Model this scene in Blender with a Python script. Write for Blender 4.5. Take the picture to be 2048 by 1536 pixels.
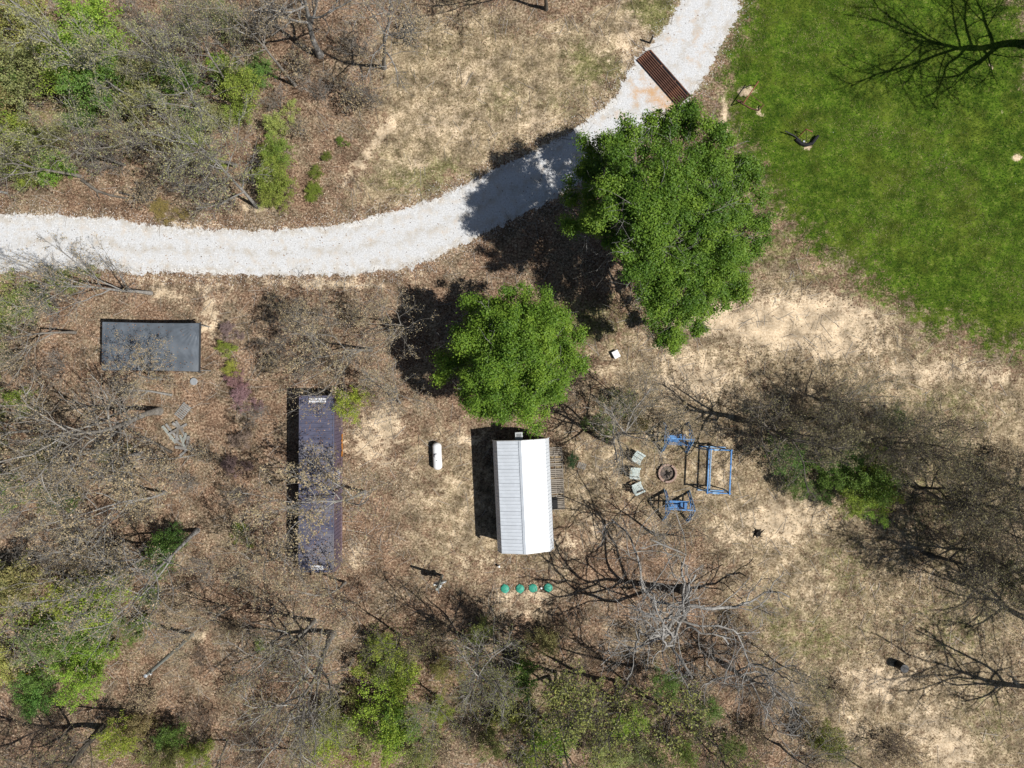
import bpy, math, random
import numpy as np
from mathutils import Vector, Matrix

# ------------------------------------------------------------------ scene, camera, light
scene = bpy.context.scene
for o in list(bpy.data.objects):
    bpy.data.objects.remove(o, do_unlink=True)
COL = scene.collection
R = math.radians
CAMH = 51.7            # drone height above the ground (m)
PPM = 27.5             # photo pixels per metre on the ground

cam_d = bpy.data.cameras.new('camera')
cam_d.sensor_fit = 'HORIZONTAL'
cam_d.angle = 2 * math.atan((1024 / PPM) / CAMH)
cam_d.clip_start = 0.5
cam_d.clip_end = 2000
cam = bpy.data.objects.new('camera', cam_d)
cam.location = (0, 0, CAMH)
COL.objects.link(cam)
scene.camera = cam

SUN_EL = R(56)
SH = Vector((-0.956, 0.292, 0)).normalized()       # direction in which shadows fall
sun_dir = Vector((-SH.x * math.cos(SUN_EL), -SH.y * math.cos(SUN_EL), math.sin(SUN_EL)))
world = bpy.data.worlds.new('World')
scene.world = world
world.use_nodes = True
wn = world.node_tree
bg = wn.nodes['Background']
sky = wn.nodes.new('ShaderNodeTexSky')
sky.sky_type = 'NISHITA'
sky.sun_disc = False
sky.sun_elevation = SUN_EL
sky.sun_rotation = math.atan2(sun_dir.x, sun_dir.y)
sky.altitude = 120
wn.links.new(sky.outputs[0], bg.inputs[0])
bg.inputs[1].default_value = 0.05
sun_d = bpy.data.lights.new('sun', 'SUN')
sun_d.energy = 5.0
sun_d.angle = R(0.5)
sun_d.color = (1.0, 0.975, 0.94)
sun = bpy.data.objects.new('sun', sun_d)
sun.location = sun_dir * 80
sun.rotation_euler = (-sun_dir).to_track_quat('-Z', 'Y').to_euler()
COL.objects.link(sun)
scene.view_settings.view_transform = 'Standard'
scene.view_settings.look = 'None'
scene.view_settings.exposure = 0.1
scene.view_settings.gamma = 1.0
scene.view_settings.use_curve_mapping = False
scene.render.engine = 'CYCLES'
scene.render.resolution_x = 1024
scene.render.resolution_y = 768
scene.cycles.max_bounces = 5
scene.cycles.diffuse_bounces = 1
scene.cycles.transparent_max_bounces = 4


def W(px, py, h=0.0):
    """photo pixel -> world point at height h"""
    k = (1 - h / CAMH) / PPM
    return Vector(((px - 1024) * k, -(py - 768) * k, h))


# ------------------------------------------------------------------ materials
MATS = {}


def new_mat(name):
    m = bpy.data.materials.new(name)
    m.use_nodes = True
    nt = m.node_tree
    b = nt.nodes['Principled BSDF']
    MATS[name] = m
    return m, nt, b


def N(nt, t, **kw):
    n = nt.nodes.new(t)
    for k, v in kw.items():
        setattr(n, k, v)
    return n


def ramp(nt, fac, stops):
    r = N(nt, 'ShaderNodeValToRGB')
    e = r.color_ramp.elements
    while len(e) < len(stops):
        e.new(0.5)
    for i, (p, c) in enumerate(stops):
        e[i].position = p
        e[i].color = (c[0], c[1], c[2], 1)
    nt.links.new(fac, r.inputs[0])
    return r.outputs[0]


def noise(nt, scale, detail=4, rough=0.6, coord=None, w=None):
    n = N(nt, 'ShaderNodeTexNoise')
    n.inputs['Scale'].default_value = scale
    n.inputs['Detail'].default_value = detail
    n.inputs['Roughness'].default_value = rough
    if coord is None:
        tc = N(nt, 'ShaderNodeTexCoord')
        coord = tc.outputs['Object']
    nt.links.new(coord, n.inputs['Vector'])
    return n.outputs['Fac']


def mixc(nt, fac, a, b, mode='MIX'):
    m = N(nt, 'ShaderNodeMix', data_type='RGBA', blend_type=mode)
    for inp, v in ((m.inputs[0], fac), (m.inputs[6], a), (m.inputs[7], b)):
        if isinstance(v, (int, float)):
            inp.default_value = v
        elif isinstance(v, tuple):
            inp.default_value = (v[0], v[1], v[2], 1)
        else:
            nt.links.new(v, inp)
    return m.outputs[2]


def mth(nt, op, a, b=None, clamp=False):
    m = N(nt, 'ShaderNodeMath', operation=op)
    m.use_clamp = clamp
    for inp, v in zip(m.inputs, (a, b)):
        if v is None:
            continue
        if isinstance(v, (int, float)):
            inp.default_value = v
        else:
            nt.links.new(v, inp)
    return m.outputs[0]


def sstep(nt, x, lo, hi):
    m = N(nt, 'ShaderNodeMapRange', interpolation_type='SMOOTHSTEP')
    nt.links.new(x, m.inputs[0])
    m.inputs[1].default_value = lo
    m.inputs[2].default_value = hi
    return m.outputs[0]


def attr(nt, name, kind='GEOMETRY'):
    a = N(nt, 'ShaderNodeAttribute', attribute_type=kind)
    a.attribute_name = name
    return a


def bump(nt, b, h, strength=0.4, dist=0.02):
    bp = N(nt, 'ShaderNodeBump')
    bp.inputs['Strength'].default_value = strength
    bp.inputs['Distance'].default_value = dist
    nt.links.new(h, bp.inputs['Height'])
    nt.links.new(bp.outputs[0], b.inputs['Normal'])


def simple(name, col, rough=0.7, var=0.25, scale=6.0, metal=0.0, col2=None, bmp=0.0, grain=None, spec=0.3):
    """worn material: base colour broken up by two noises"""
    m, nt, b = new_mat(name)
    tc = N(nt, 'ShaderNodeTexCoord')
    co = tc.outputs['Object']
    if grain:
        mp = N(nt, 'ShaderNodeMapping')
        mp.inputs['Scale'].default_value = grain
        nt.links.new(co, mp.inputs[0])
        co = mp.outputs[0]
    n1 = noise(nt, scale, 6, 0.65, co)
    n2 = noise(nt, scale * 0.23, 3, 0.5, co)
    dark = tuple(c * (1 - var) for c in col)
    lite = tuple(min(1, c * (1 + var * 0.6)) for c in col)
    c = ramp(nt, n1, [(0.3, dark), (0.7, lite)])
    if col2:
        c = mixc(nt, sstep(nt, n2, 0.48, 0.68), c, col2)
    nt.links.new(c, b.inputs['Base Color'])
    b.inputs['Roughness'].default_value = rough
    b.inputs['Metallic'].default_value = metal
    b.inputs['Specular IOR Level'].default_value = spec
    if bmp:
        bump(nt, b, n1, bmp, 0.01)
    return m


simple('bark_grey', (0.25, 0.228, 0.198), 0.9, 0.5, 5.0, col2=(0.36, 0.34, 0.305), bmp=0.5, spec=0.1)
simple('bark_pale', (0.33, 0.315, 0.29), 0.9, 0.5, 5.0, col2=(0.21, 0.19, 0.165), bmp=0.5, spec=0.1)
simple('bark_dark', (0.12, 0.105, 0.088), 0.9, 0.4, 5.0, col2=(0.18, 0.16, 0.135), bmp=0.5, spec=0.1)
simple('bark_brown', (0.20, 0.155, 0.12), 0.9, 0.4, 6.0, spec=0.1)
simple('white_paint', (0.80, 0.80, 0.78), 0.45, 0.08, 3.0, col2=(0.72, 0.71, 0.68))
simple('tank_paint', (0.82, 0.82, 0.81), 0.35, 0.06, 2.5, col2=(0.74, 0.74, 0.73), spec=0.5)
simple('roof_metal', (0.64, 0.675, 0.71), 0.42, 0.12, 1.4, metal=0.0, col2=(0.55, 0.575, 0.60), spec=0.4)
simple('siding', (0.16, 0.12, 0.09), 0.8, 0.3, 3.0, grain=(8, 8, 0.8))
simple('weathered_wood', (0.30, 0.265, 0.22), 0.85, 0.4, 6.0, col2=(0.19, 0.16, 0.13), bmp=0.3, grain=(1.5, 9, 9))
simple('grey_lumber', (0.27, 0.262, 0.245), 0.85, 0.45, 6.0, col2=(0.16, 0.145, 0.125), bmp=0.3)
simple('blue_paint', (0.055, 0.20, 0.46), 0.55, 0.35, 5.0, col2=(0.16, 0.33, 0.56))
simple('blue_faded', (0.24, 0.37, 0.52), 0.6, 0.35, 7.0, col2=(0.07, 0.22, 0.46))
simple('chair_plastic', (0.46, 0.52, 0.49), 0.6, 0.3, 8.0, col2=(0.60, 0.63, 0.60))
simple('rust_pipe', (0.115, 0.055, 0.038), 0.75, 0.45, 5.0, col2=(0.19, 0.085, 0.05))
simple('rust_red', (0.26, 0.085, 0.055), 0.7, 0.4, 6.0)
simple('pit_shade', (0.045, 0.033, 0.024), 0.95, 0.4, 8.0)
simple('concrete', (0.46, 0.41, 0.35), 0.9, 0.25, 8.0, bmp=0.3)
simple('black_steel', (0.012, 0.012, 0.014), 0.5, 0.3, 6.0)
simple('black_rubber', (0.015, 0.015, 0.016), 0.8, 0.3, 6.0)
simple('green_lid', (0.05, 0.32, 0.22), 0.5, 0.15, 5.0, col2=(0.09, 0.38, 0.28))
simple('galvanised', (0.50, 0.52, 0.53), 0.4, 0.2, 8.0, metal=0.5)
simple('grey_box', (0.50, 0.52, 0.52), 0.5, 0.12, 4.0)
simple('pole_wood', (0.26, 0.27, 0.24), 0.85, 0.35, 5.0, col2=(0.36, 0.37, 0.33), grain=(7, 7, 0.8))
simple('yellow_plastic', (0.75, 0.52, 0.03), 0.5, 0.12, 5.0)
simple('fire_brick', (0.36, 0.25, 0.20), 0.9, 0.3, 9.0, col2=(0.45, 0.37, 0.30), bmp=0.3)
simple('ash', (0.10, 0.082, 0.072), 0.95, 0.5, 14.0, col2=(0.19, 0.15, 0.12))
simple('char', (0.02, 0.017, 0.014), 0.9, 0.5, 12.0)
simple('tarp', (0.108, 0.125, 0.145), 0.55, 0.3, 1.1, col2=(0.15, 0.165, 0.18))
simple('tarp_edge', (0.055, 0.06, 0.068), 0.65, 0.2, 4.0)
simple('container_roof', (0.088, 0.090, 0.135), 0.6, 0.4, 1.2, col2=(0.16, 0.155, 0.18), grain=(1, 2.5, 1))
simple('container_wall', (0.17, 0.12, 0.135), 0.65, 0.35, 1.6, col2=(0.10, 0.085, 0.13))
simple('orange_rust', (0.55, 0.22, 0.04), 0.8, 0.35, 5.0)
simple('bleached', (0.42, 0.42, 0.47), 0.7, 0.3, 6.0, col2=(0.2, 0.17, 0.2))
simple('lettering', (0.72, 0.72, 0.74), 0.6, 0.15, 6.0)
simple('glass_dark', (0.02, 0.025, 0.03), 0.1, 0.1, 3.0, spec=0.6)
simple('terracotta', (0.30, 0.14, 0.085), 0.8, 0.2, 6.0)


def leaf_mat(name, trans=0.35, usecol=True, base=(0.1, 0.2, 0.02)):
    """leaf: colour from the object's own colour, varied leaf by leaf"""
    m, nt, b = new_mat(name)
    t = attr(nt, 'tint').outputs['Fac']
    if usecol:
        oi = N(nt, 'ShaderNodeObjectInfo')
        c = oi.outputs['Color']
    else:
        rgb = N(nt, 'ShaderNodeRGB')
        rgb.outputs[0].default_value = (*base, 1)
        c = rgb.outputs[0]
    hs = N(nt, 'ShaderNodeHueSaturation')
    nt.links.new(c, hs.inputs['Color'])
    nt.links.new(mth(nt, 'ADD', mth(nt, 'MULTIPLY', t, 0.95), 0.55), hs.inputs['Value'])
    nt.links.new(mth(nt, 'ADD', mth(nt, 'MULTIPLY', t, -0.04), 0.512), hs.inputs['Hue'])
    hs.inputs['Saturation'].default_value = 0.96
    nt.links.new(hs.outputs[0], b.inputs['Base Color'])
    b.inputs['Roughness'].default_value = 0.5
    b.inputs['Specular IOR Level'].default_value = 0.25
    tr = N(nt, 'ShaderNodeBsdfTranslucent')
    nt.links.new(hs.outputs[0], tr.inputs[0])
    mx = N(nt, 'ShaderNodeMixShader')
    mx.inputs[0].default_value = trans
    nt.links.new(b.outputs[0], mx.inputs[1])
    nt.links.new(tr.outputs[0], mx.inputs[2])
    nt.links.new(mx.outputs[0], nt.nodes['Material Output'].inputs[0])
    return m


leaf_mat('leaf', 0.36)


def tint_mat(name, stops, rough=0.85):
    m, nt, b = new_mat(name)
    t = attr(nt, 'tint').outputs['Fac']
    nt.links.new(ramp(nt, t, stops), b.inputs['Base Color'])
    b.inputs['Roughness'].default_value = rough
    b.inputs['Specular IOR Level'].default_value = 0.15
    return m


tint_mat('litter_leaf', [(0.0, (0.055, 0.030, 0.019)), (0.3, (0.15, 0.083, 0.052)), (0.62, (0.30, 0.182, 0.115)), (0.86, (0.44, 0.315, 0.21)), (1.0, (0.62, 0.50, 0.37))])
tint_mat('grass_blade', [(0.0, (0.018, 0.056, 0.008)), (0.3, (0.042, 0.105, 0.012)), (0.6, (0.088, 0.155, 0.02)), (0.82, (0.165, 0.18, 0.045)), (1.0, (0.34, 0.30, 0.15))])
tint_mat('dry_blade', [(0.0, (0.085, 0.085, 0.028)), (0.35, (0.19, 0.165, 0.072)), (0.7, (0.34, 0.275, 0.15)), (1.0, (0.52, 0.43, 0.27))])
tint_mat('pebble', [(0.0, (0.30, 0.28, 0.26)), (0.3, (0.55, 0.53, 0.50)), (1.0, (0.74, 0.73, 0.70))])
tint_mat('twig_litter', [(0.0, (0.06, 0.045, 0.035)), (0.5, (0.20, 0.165, 0.13)), (1.0, (0.40, 0.365, 0.32))])


# ------------------------------------------------------------------ mesh helpers
def raw_mesh(name, V, polys, tint=None, smooth=False):
    """V (n,3); polys list of index arrays (m,3) or (m,4); one mesh, fast"""
    me = bpy.data.meshes.new(name)
    V = np.asarray(V, np.float32)
    me.vertices.add(len(V))
    me.vertices.foreach_set('co', V.ravel())
    loops, starts, s = [], [], 0
    for p in polys:
        p = np.asarray(p, np.int32)
        if len(p) == 0:
            continue
        loops.append(p.ravel())
        starts.append(np.arange(len(p), dtype=np.int32) * p.shape[1] + s)
        s += p.size
    L = np.concatenate(loops)
    S = np.concatenate(starts)
    me.loops.add(len(L))
    me.loops.foreach_set('vertex_index', L)
    me.polygons.add(len(S))
    me.polygons.foreach_set('loop_start', S)
    if smooth:
        me.polygons.foreach_set('use_smooth', np.ones(len(S), bool))
    if tint is not None:
        a = me.attributes.new('tint', 'FLOAT', 'FACE')
        a.data.foreach_set('value', np.asarray(tint, np.float32))
    me.update(calc_edges=True)
    return me


def link(name, me, mat=None, parent=None, loc=None):
    o = bpy.data.objects.new(name, me)
    COL.objects.link(o)
    if mat and me is not None and len(me.materials) == 0:
        me.materials.append(MATS[mat])
    if parent:
        o.parent = parent
    if loc is not None:
        o.location = loc
    return o


def tag(o, label=None, cat=None, group=None, kind=None):
    if label:
        o['label'] = label
    if cat:
        o['category'] = cat
    if group:
        o['group'] = group
    if kind:
        o['kind'] = kind
    return o


def thing(name, label, cat, loc=(0, 0, 0), rz=0.0, group=None):
    o = bpy.data.objects.new(name, None)
    o.empty_display_size = 0.3
    COL.objects.link(o)
    o.location = loc
    o.rotation_euler = (0, 0, rz)
    return tag(o, label, cat, group)


def copy_tree(o, parent=None):
    c = o.copy()
    COL.objects.link(c)
    c.parent = parent
    for ch in list(o.children):
        copy_tree(ch, c)
    return c


class MB:
    """collects shapes for ONE mesh"""

    def __init__(self):
        self.v, self.f = [], []

    def add(self, vs, fs):
        b = len(self.v)
        self.v += [tuple(v) for v in vs]
        self.f += [tuple(i + b for i in f) for f in fs]
        return self

    def box(self, c, s, m=None, ch=0.0):
        x, y, z = s[0] / 2, s[1] / 2, s[2] / 2
        if ch <= 0:
            vs = [Vector((sx * x, sy * y, sz * z)) for sz in (-1, 1) for sx, sy in ((-1, -1), (1, -1), (1, 1), (-1, 1))]
            fs = [(3, 2, 1, 0), (4, 5, 6, 7), (0, 1, 5, 4), (1, 2, 6, 5), (2, 3, 7, 6), (3, 0, 4, 7)]
        else:
            vs = []
            for sz, k in ((-1, 0), (-1 + 2 * ch / s[2], 1), (1 - 2 * ch / s[2], 1), (1, 0)):
                e = 0 if k else ch
                for sx, sy in ((-1, -1), (1, -1), (1, 1), (-1, 1)):
                    vs.append(Vector((sx * (x - e), sy * (y - e), sz * z)))
            fs = [(3, 2, 1, 0), (12, 13, 14, 15)]
            for r in range(3):
                for i in range(4):
                    j = (i + 1) % 4
                    fs.append((r * 4 + i, r * 4 + j, r * 4 + 4 + j, r * 4 + 4 + i))
        if m is not None:
            vs = [m @ v for v in vs]
        return self.add([v + Vector(c) for v in vs], fs)

    def bar(self, a, b, w, h, up=Vector((0, 0, 1))):
        """rectangular bar from a to b"""
        a, b = Vector(a), Vector(b)
        d = (b - a)
        L = d.length
        d.normalize()
        s = d.cross(up)
        if s.length < 1e-4:
            s = d.cross(Vector((1, 0, 0)))
        s.normalize()
        u = s.cross(d)
        vs = []
        for p in (a, b):
            for k, l in ((-1, -1), (1, -1), (1, 1), (-1, 1)):
                vs.append(p + s * (k * w / 2) + u * (l * h / 2))
        return self.add(vs, [(3, 2, 1, 0), (4, 5, 6, 7), (0, 1, 5, 4), (1, 2, 6, 5), (2, 3, 7, 6), (3, 0, 4, 7)])

    def tube(self, pts, r, n=8, cap=True):
        pts = [Vector(p) for p in pts]
        rs = r if isinstance(r, (list, tuple)) else [r] * len(pts)
        base = len(self.v)
        prev = None
        for i, p in enumerate(pts):
            d = (pts[min(i + 1, len(pts) - 1)] - pts[max(i - 1, 0)]).normalized()
            if prev is None:
                a = d.orthogonal().normalized()
            else:
                a = (prev - d * prev.dot(d)).normalized()
            prev = a
            bb = d.cross(a)
            for k in range(n):
                t = 2 * math.pi * k / n
                self.v.append(tuple(p + (a * math.cos(t) + bb * math.sin(t)) * rs[i]))
        for i in range(len(pts) - 1):
            for k in range(n):
                j = (k + 1) % n
                self.f.append((base + i * n + k, base + i * n + j, base + (i + 1) * n + j, base + (i + 1) * n + k))
        if cap:
            self.f.append(tuple(base + k for k in range(n))[::-1])
            self.f.append(tuple(base + (len(pts) - 1) * n + k for k in range(n)))
        return self

    def lathe(self, prof, n=20, c=(0, 0, 0)):
        """profile of (r, z) revolved about z"""
        base = len(self.v)
        for r, z in prof:
            for k in range(n):
                t = 2 * math.pi * k / n
                self.v.append((c[0] + r * math.cos(t), c[1] + r * math.sin(t), c[2] + z))
        for i in range(len(prof) - 1):
            for k in range(n):
                j = (k + 1) % n
                self.f.append((base + i * n + k, base + i * n + j, base + (i + 1) * n + j, base + (i + 1) * n + k))
        self.f.append(tuple(base + k for k in range(n))[::-1])
        self.f.append(tuple(base + (len(prof) - 1) * n + k for k in range(n)))
        return self

    def mesh(self, name, mat, smooth=False):
        me = bpy.data.meshes.new(name)
        me.from_pydata(self.v, [], self.f)
        me.materials.append(MATS[mat])
        if smooth:
            me.polygons.foreach_set('use_smooth', [True] * len(me.polygons))
            try:
                me.set_sharp_from_angle(angle=R(40))
            except Exception:
                pass
        me.update()
        return me

    def build(self, name, mat, parent=None, loc=None, smooth=False):
        return link(name, self.mesh(name, mat, smooth), None, parent, loc)


# ------------------------------------------------------------------ noise + ground masks (in photo pixels)
def vnoise(x, y, seed=0):
    xi, yi = np.floor(x).astype(np.int64), np.floor(y).astype(np.int64)
    fx, fy = x - xi, y - yi
    fx = fx * fx * (3 - 2 * fx)
    fy = fy * fy * (3 - 2 * fy)

    def h(a, b):
        n = (a * 374761393 + b * 668265263 + seed * 982451653) & 0x7fffffff
        n = ((n ^ (n >> 13)) * 1274126177) & 0x7fffffff
        return ((n ^ (n >> 16)) & 0xffff) / 65535.0
    return (h(xi, yi) * (1 - fx) + h(xi + 1, yi) * fx) * (1 - fy) + (h(xi, yi + 1) * (1 - fx) + h(xi + 1, yi + 1) * fx) * fy


def fbm(x, y, oct=4, seed=0):
    s, a, t = 0, 1, 0
    for i in range(oct):
        s = s + a * vnoise(x * 2 ** i + 17.3 * i, y * 2 ** i - 9.1 * i, seed + i)
        t += a
        a *= 0.55
    return s / t


def in_poly(x, y, poly):
    c = np.zeros(x.shape, bool)
    n = len(poly)
    for i in range(n):
        x1, y1 = poly[i]
        x2, y2 = poly[(i + 1) % n]
        if y1 == y2:
            continue
        k = ((y1 > y) != (y2 > y)) & (x < (x2 - x1) * (y - y1) / (y2 - y1) + x1)
        c ^= k
    return c


def poly_mask(x, y, poly, soft):
    """1 inside, falling to 0 over `soft` px (distance to the edge)"""
    d = np.full(x.shape, 1e9)
    n = len(poly)
    for i in range(n):
        ax, ay = poly[i]
        bx, by = poly[(i + 1) % n]
        vx, vy = bx - ax, by - ay
        t = np.clip(((x - ax) * vx + (y - ay) * vy) / (vx * vx + vy * vy + 1e-9), 0, 1)
        d = np.minimum(d, np.hypot(x - ax - t * vx, y - ay - t * vy))
    s = np.where(in_poly(x, y, poly), d, -d)
    return np.clip(0.5 + s / (2 * soft), 0, 1)


def blobs(x, y, lst):
    m = np.zeros(x.shape)
    for cx, cy, rx, ry, s in lst:
        q = ((x - cx) / rx) ** 2 + ((y - cy) / ry) ** 2
        m = np.maximum(m, s * np.exp(-q * 0.9))
    return m


UP = [(-700, 330), (-400, 392), (-200, 415), (0, 430), (100, 431), (200, 437), (300, 450), (400, 458), (500, 464), (600, 457), (700, 446), (800, 419), (880, 393), (940, 366), (1000, 332), (1060, 308), (1130, 272), (1190, 230), (1238, 188), (1254, 150), (1280, 112), (1312, 82), (1342, 45), (1365, 0), (1382, -90), (1385, -350)]
DN = [(-700, 450), (-400, 512), (-200, 533), (0, 545), (120, 541), (210, 540), (300, 543), (400, 547), (500, 549), (600, 550), (700, 548), (800, 537), (870, 515), (940, 480), (1000, 448), (1080, 412), (1150, 372), (1220, 325), (1290, 275), (1340, 235), (1376, 205), (1418, 132), (1452, 70), (1478, 0), (1494, -90), (1497, -350)]
ROADPOLY = UP + DN[::-1]
LAWN = [(1490, -200), (1470, 40), (1440, 110), (1455, 180), (1462, 280), (1505, 350), (1560, 430), (1650, 505), (1745, 575), (1850, 650), (1950, 682), (2060, 690), (2300, 700), (2300, 420), (2150, 380), (2120, 250), (2100, 170), (2060, 60), (2000, -40), (1980, -200)]
MEADOW = [(750, 60), (900, 20), (1060, 60), (1220, 20), (1300, -60), (1375, -60), (1340, 50), (1270, 110), (1250, 160), (1220, 215), (1130, 275), (1000, 330), (900, 385), (800, 415), (700, 430), (700, 370), (760, 270), (760, 150)]
EAST = [(1380, 215), (1470, 230), (1520, 380), (1700, 560), (1960, 700), (2300, 720), (2300, 1800), (1640, 1800), (1560, 1500), (1480, 1300), (1430, 1120), (1300, 1040), (1150, 1080), (1120, 1150), (820, 1150), (800, 880), (900, 830), (960, 880), (1150, 850), (1170, 700), (1090, 590), (1300, 640), (1480, 560), (1440, 330)]
SAND = [(900, 1010, 150, 170, .42), (700, 900, 140, 120, .34), (1190, 960, 110, 120, .42), (430, 620, 120, 60, .35), (880, 240, 120, 60, .60), (1070, 250, 90, 40, .62), (950, 150, 90, 50, .55), (820, 340, 90, 40, .5), (1200, 90, 60, 60, .5), (1590, 645, 190, 65, 1.15), (1430, 640, 80, 40, 1.0), (1670, 690, 90, 40, .9), (1390, 760, 130, 75, .75), (1330, 700, 60, 30, .45), (1750, 690, 70, 50, .6), (1850, 745, 170, 38, .68),
        (1980, 750, 90, 40, .6), (1555, 1040, 120, 60, .8), (1620, 985, 70, 60, .6), (1480, 1075, 70, 40, .6), (1430, 950, 50, 45, .55), (1750, 1370, 110, 60, .75), (1840, 1320, 70, 40, .5),
        (1850, 1450, 60, 70, .7), (1690, 1400, 70, 50, .55), (1720, 1455, 60, 40, .6), (1910, 1500, 60, 50, .85), (1620, 1180, 70, 80, .5), (1560, 1120, 60, 40, .5),
        (775, 855, 55, 55, .85), (730, 885, 60, 50, .75), (770, 915, 45, 35, .7), (820, 945, 16, 14, .7), (930, 880, 65, 26, .6), (900, 960, 60, 60, .45), (920, 1060, 70, 80, .5), (870, 1010, 60, 60, .4),
        (940, 1120, 70, 40, .5), (1060, 1190, 100, 32, .68), (1030, 1225, 90, 28, .55), (1130, 1100, 60, 50, .6), (1160, 1000, 40, 40, .55), (1190, 1050, 60, 50, .55), (1250, 1080, 60, 50, .45), (715, 1110, 30, 50, .6),
        (425, 640, 26, 75, .75), (415, 580, 70, 35, .55), (330, 588, 60, 18, .7), (640, 566, 190, 14, .7), (850, 556, 60, 25, .5), (300, 560, 120, 14, .55), (520, 418, 70, 12, .7), (440, 430, 70, 10, .45),
        (1452, 235, 10, 60, .95), (1425, 255, 45, 25, .6), (1430, 190, 25, 20, .5), (1310, 95, 50, 28, .75), (1250, 100, 20, 60, .75), (1270, 60, 40, 45, .65), (1060, 310, 120, 16, .5),
        (782, 250, 16, 20, 1.1), (765, 268, 16, 14, 1.1), (748, 285, 18, 12, 1.1), (730, 305, 18, 11, 1.0), (713, 325, 18, 10, 1.0), (697, 345, 18, 9, .9), (680, 362, 18, 8, .7), (905, 250, 60, 30, .62), (960, 180, 60, 40, .5), (1070, 255, 55, 22, .65), (940, 140, 40, 30, .45), (830, 330, 70, 22, .6), (1150, 60, 80, 30, .45), (1180, 160, 40, 25, .4),
        (1500, 187, 26, 20, .95), (1519, 225, 15, 12, .95), (1611, 292, 16, 11, .95), (1596, 270, 10, 8, .6), (1230, 735, 60, 30, .5), (1080, 580, 40, 25, .5), (1120, 640, 40, 30, .45), (395, 1268, 18, 13, .95), (1590, 575, 18, 12, .8), (1470, 1150, 50, 30, .4), (1900, 560, 30, 12, .2),
        (1990, 135, 14, 10, .8), (2005, 225, 14, 12, .6), (2035, 315, 22, 14, .9), (470, 890, 14, 12, .6), (330, 1390, 60, 20, .3), (2000, 1300, 80, 60, .3), (1230, 640, 50, 30, .4), (1250, 1300, 40, 40, .35), (1350, 1130, 40, 30, .4)]
GREENS = [(1310, 25, 48, 36, .9), (1150, 640, 120, 60, .75), (1230, 640, 60, 40, .6), (1560, 500, 110, 70, .6), (1640, 560, 100, 40, .5), (1480, 150, 40, 100, .6), (840, 350, 120, 45, .75), (1180, 130, 80, 65, .78), (1000, 200, 90, 60, .5), (1120, 200, 80, 40, .5), (900, 100, 80, 50, .4), (1470, 400, 60, 120, .6), (1640, 940, 120, 60, .6), (1560, 1250, 120, 90, .5),
          (1720, 1250, 100, 60, .35), (1950, 1350, 80, 80, .3), (1420, 220, 20, 40, .55), (1120, 1330, 120, 60, .3), (1300, 1440, 160, 60, .35), (700, 1450, 120, 60, .35), (150, 1250, 180, 100, .6), (200, 200, 240, 140, .6), (60, 300, 110, 90, .6), (2000, 120, 60, 120, .9), (1900, 1000, 140, 160, .55), (1690, 1140, 110, 90, .5), (1900, 810, 120, 50, .5), (1640, 1270, 110, 70, .6), (1900, 1250, 120, 90, .5), (1980, 1440, 90, 90, .45), (1300, 880, 90, 40, .4), (1000, 1430, 260, 90, .5), (300, 1480, 200, 60, .4), (1800, 860, 120, 60, .3), (1940, 880, 80, 50, .3)]  # olive patch at the northeast lawn corner: soil tone with tree shade painted in


def masks(px, py):
    wob = (fbm(px / 60, py / 60, 4, 5) - 0.5)
    wx, wy = px + wob * 70, py + (fbm(px / 60, py / 60, 4, 25) - 0.5) * 70
    lawn = poly_mask(wx, wy, LAWN, 75)
    lawn = np.maximum(lawn, 0.0)
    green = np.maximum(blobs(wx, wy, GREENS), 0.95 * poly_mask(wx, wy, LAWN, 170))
    meadow = poly_mask(wx, wy, MEADOW, 70)
    east = poly_mask(wx, wy, EAST, 90)
    dry = np.maximum(meadow, east * 0.70)
    sand = blobs(px + wob * 40, py + wob * 25, SAND)
    sand = np.maximum(sand, 0.33 * meadow)
    sand = np.maximum(sand, 0.14 * east * (1 - lawn))
    edge = poly_mask(px + wob * 30, py + wob * 30, ROADPOLY, 30)
    sand = np.maximum(sand, 0.85 * edge * (edge < 0.75))
    road = poly_mask(px, py, ROADPOLY, 9)
    return lawn, green, dry, sand, road


def axis(lo, hi, step, far):
    a = np.arange(lo, hi + step * 0.5, step)
    out, d = [], step
    p = hi
    while p < far:
        d *= 1.6
        p += d
        out.append(p)
    left = [lo - (q - hi) for q in out][::-1]
    return np.concatenate([left, a, out])


gx = axis(-44, 44, 0.22, 420)
gy = axis(-34, 34, 0.22, 420)
GX, GY = np.meshgrid(gx, gy)
PX, PY = GX * PPM + 1024, -GY * PPM + 768
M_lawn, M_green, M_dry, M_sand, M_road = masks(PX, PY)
nx, ny = len(gx), len(gy)
idx = np.arange(nx * ny).reshape(ny, nx)
quads = np.stack([idx[:-1, :-1], idx[:-1, 1:], idx[1:, 1:], idx[1:, :-1]], -1).reshape(-1, 4)
gme = raw_mesh('ground', np.stack([GX, GY, np.zeros_like(GX)], -1).reshape(-1, 3), [quads])
for nm, arr in (('m_lawn', M_lawn), ('m_green', M_green), ('m_dry', M_dry), ('m_sand', M_sand), ('m_road', M_road)):
    a = gme.attributes.new(nm, 'FLOAT', 'POINT')
    a.data.foreach_set('value', arr.astype(np.float32).ravel())

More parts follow.
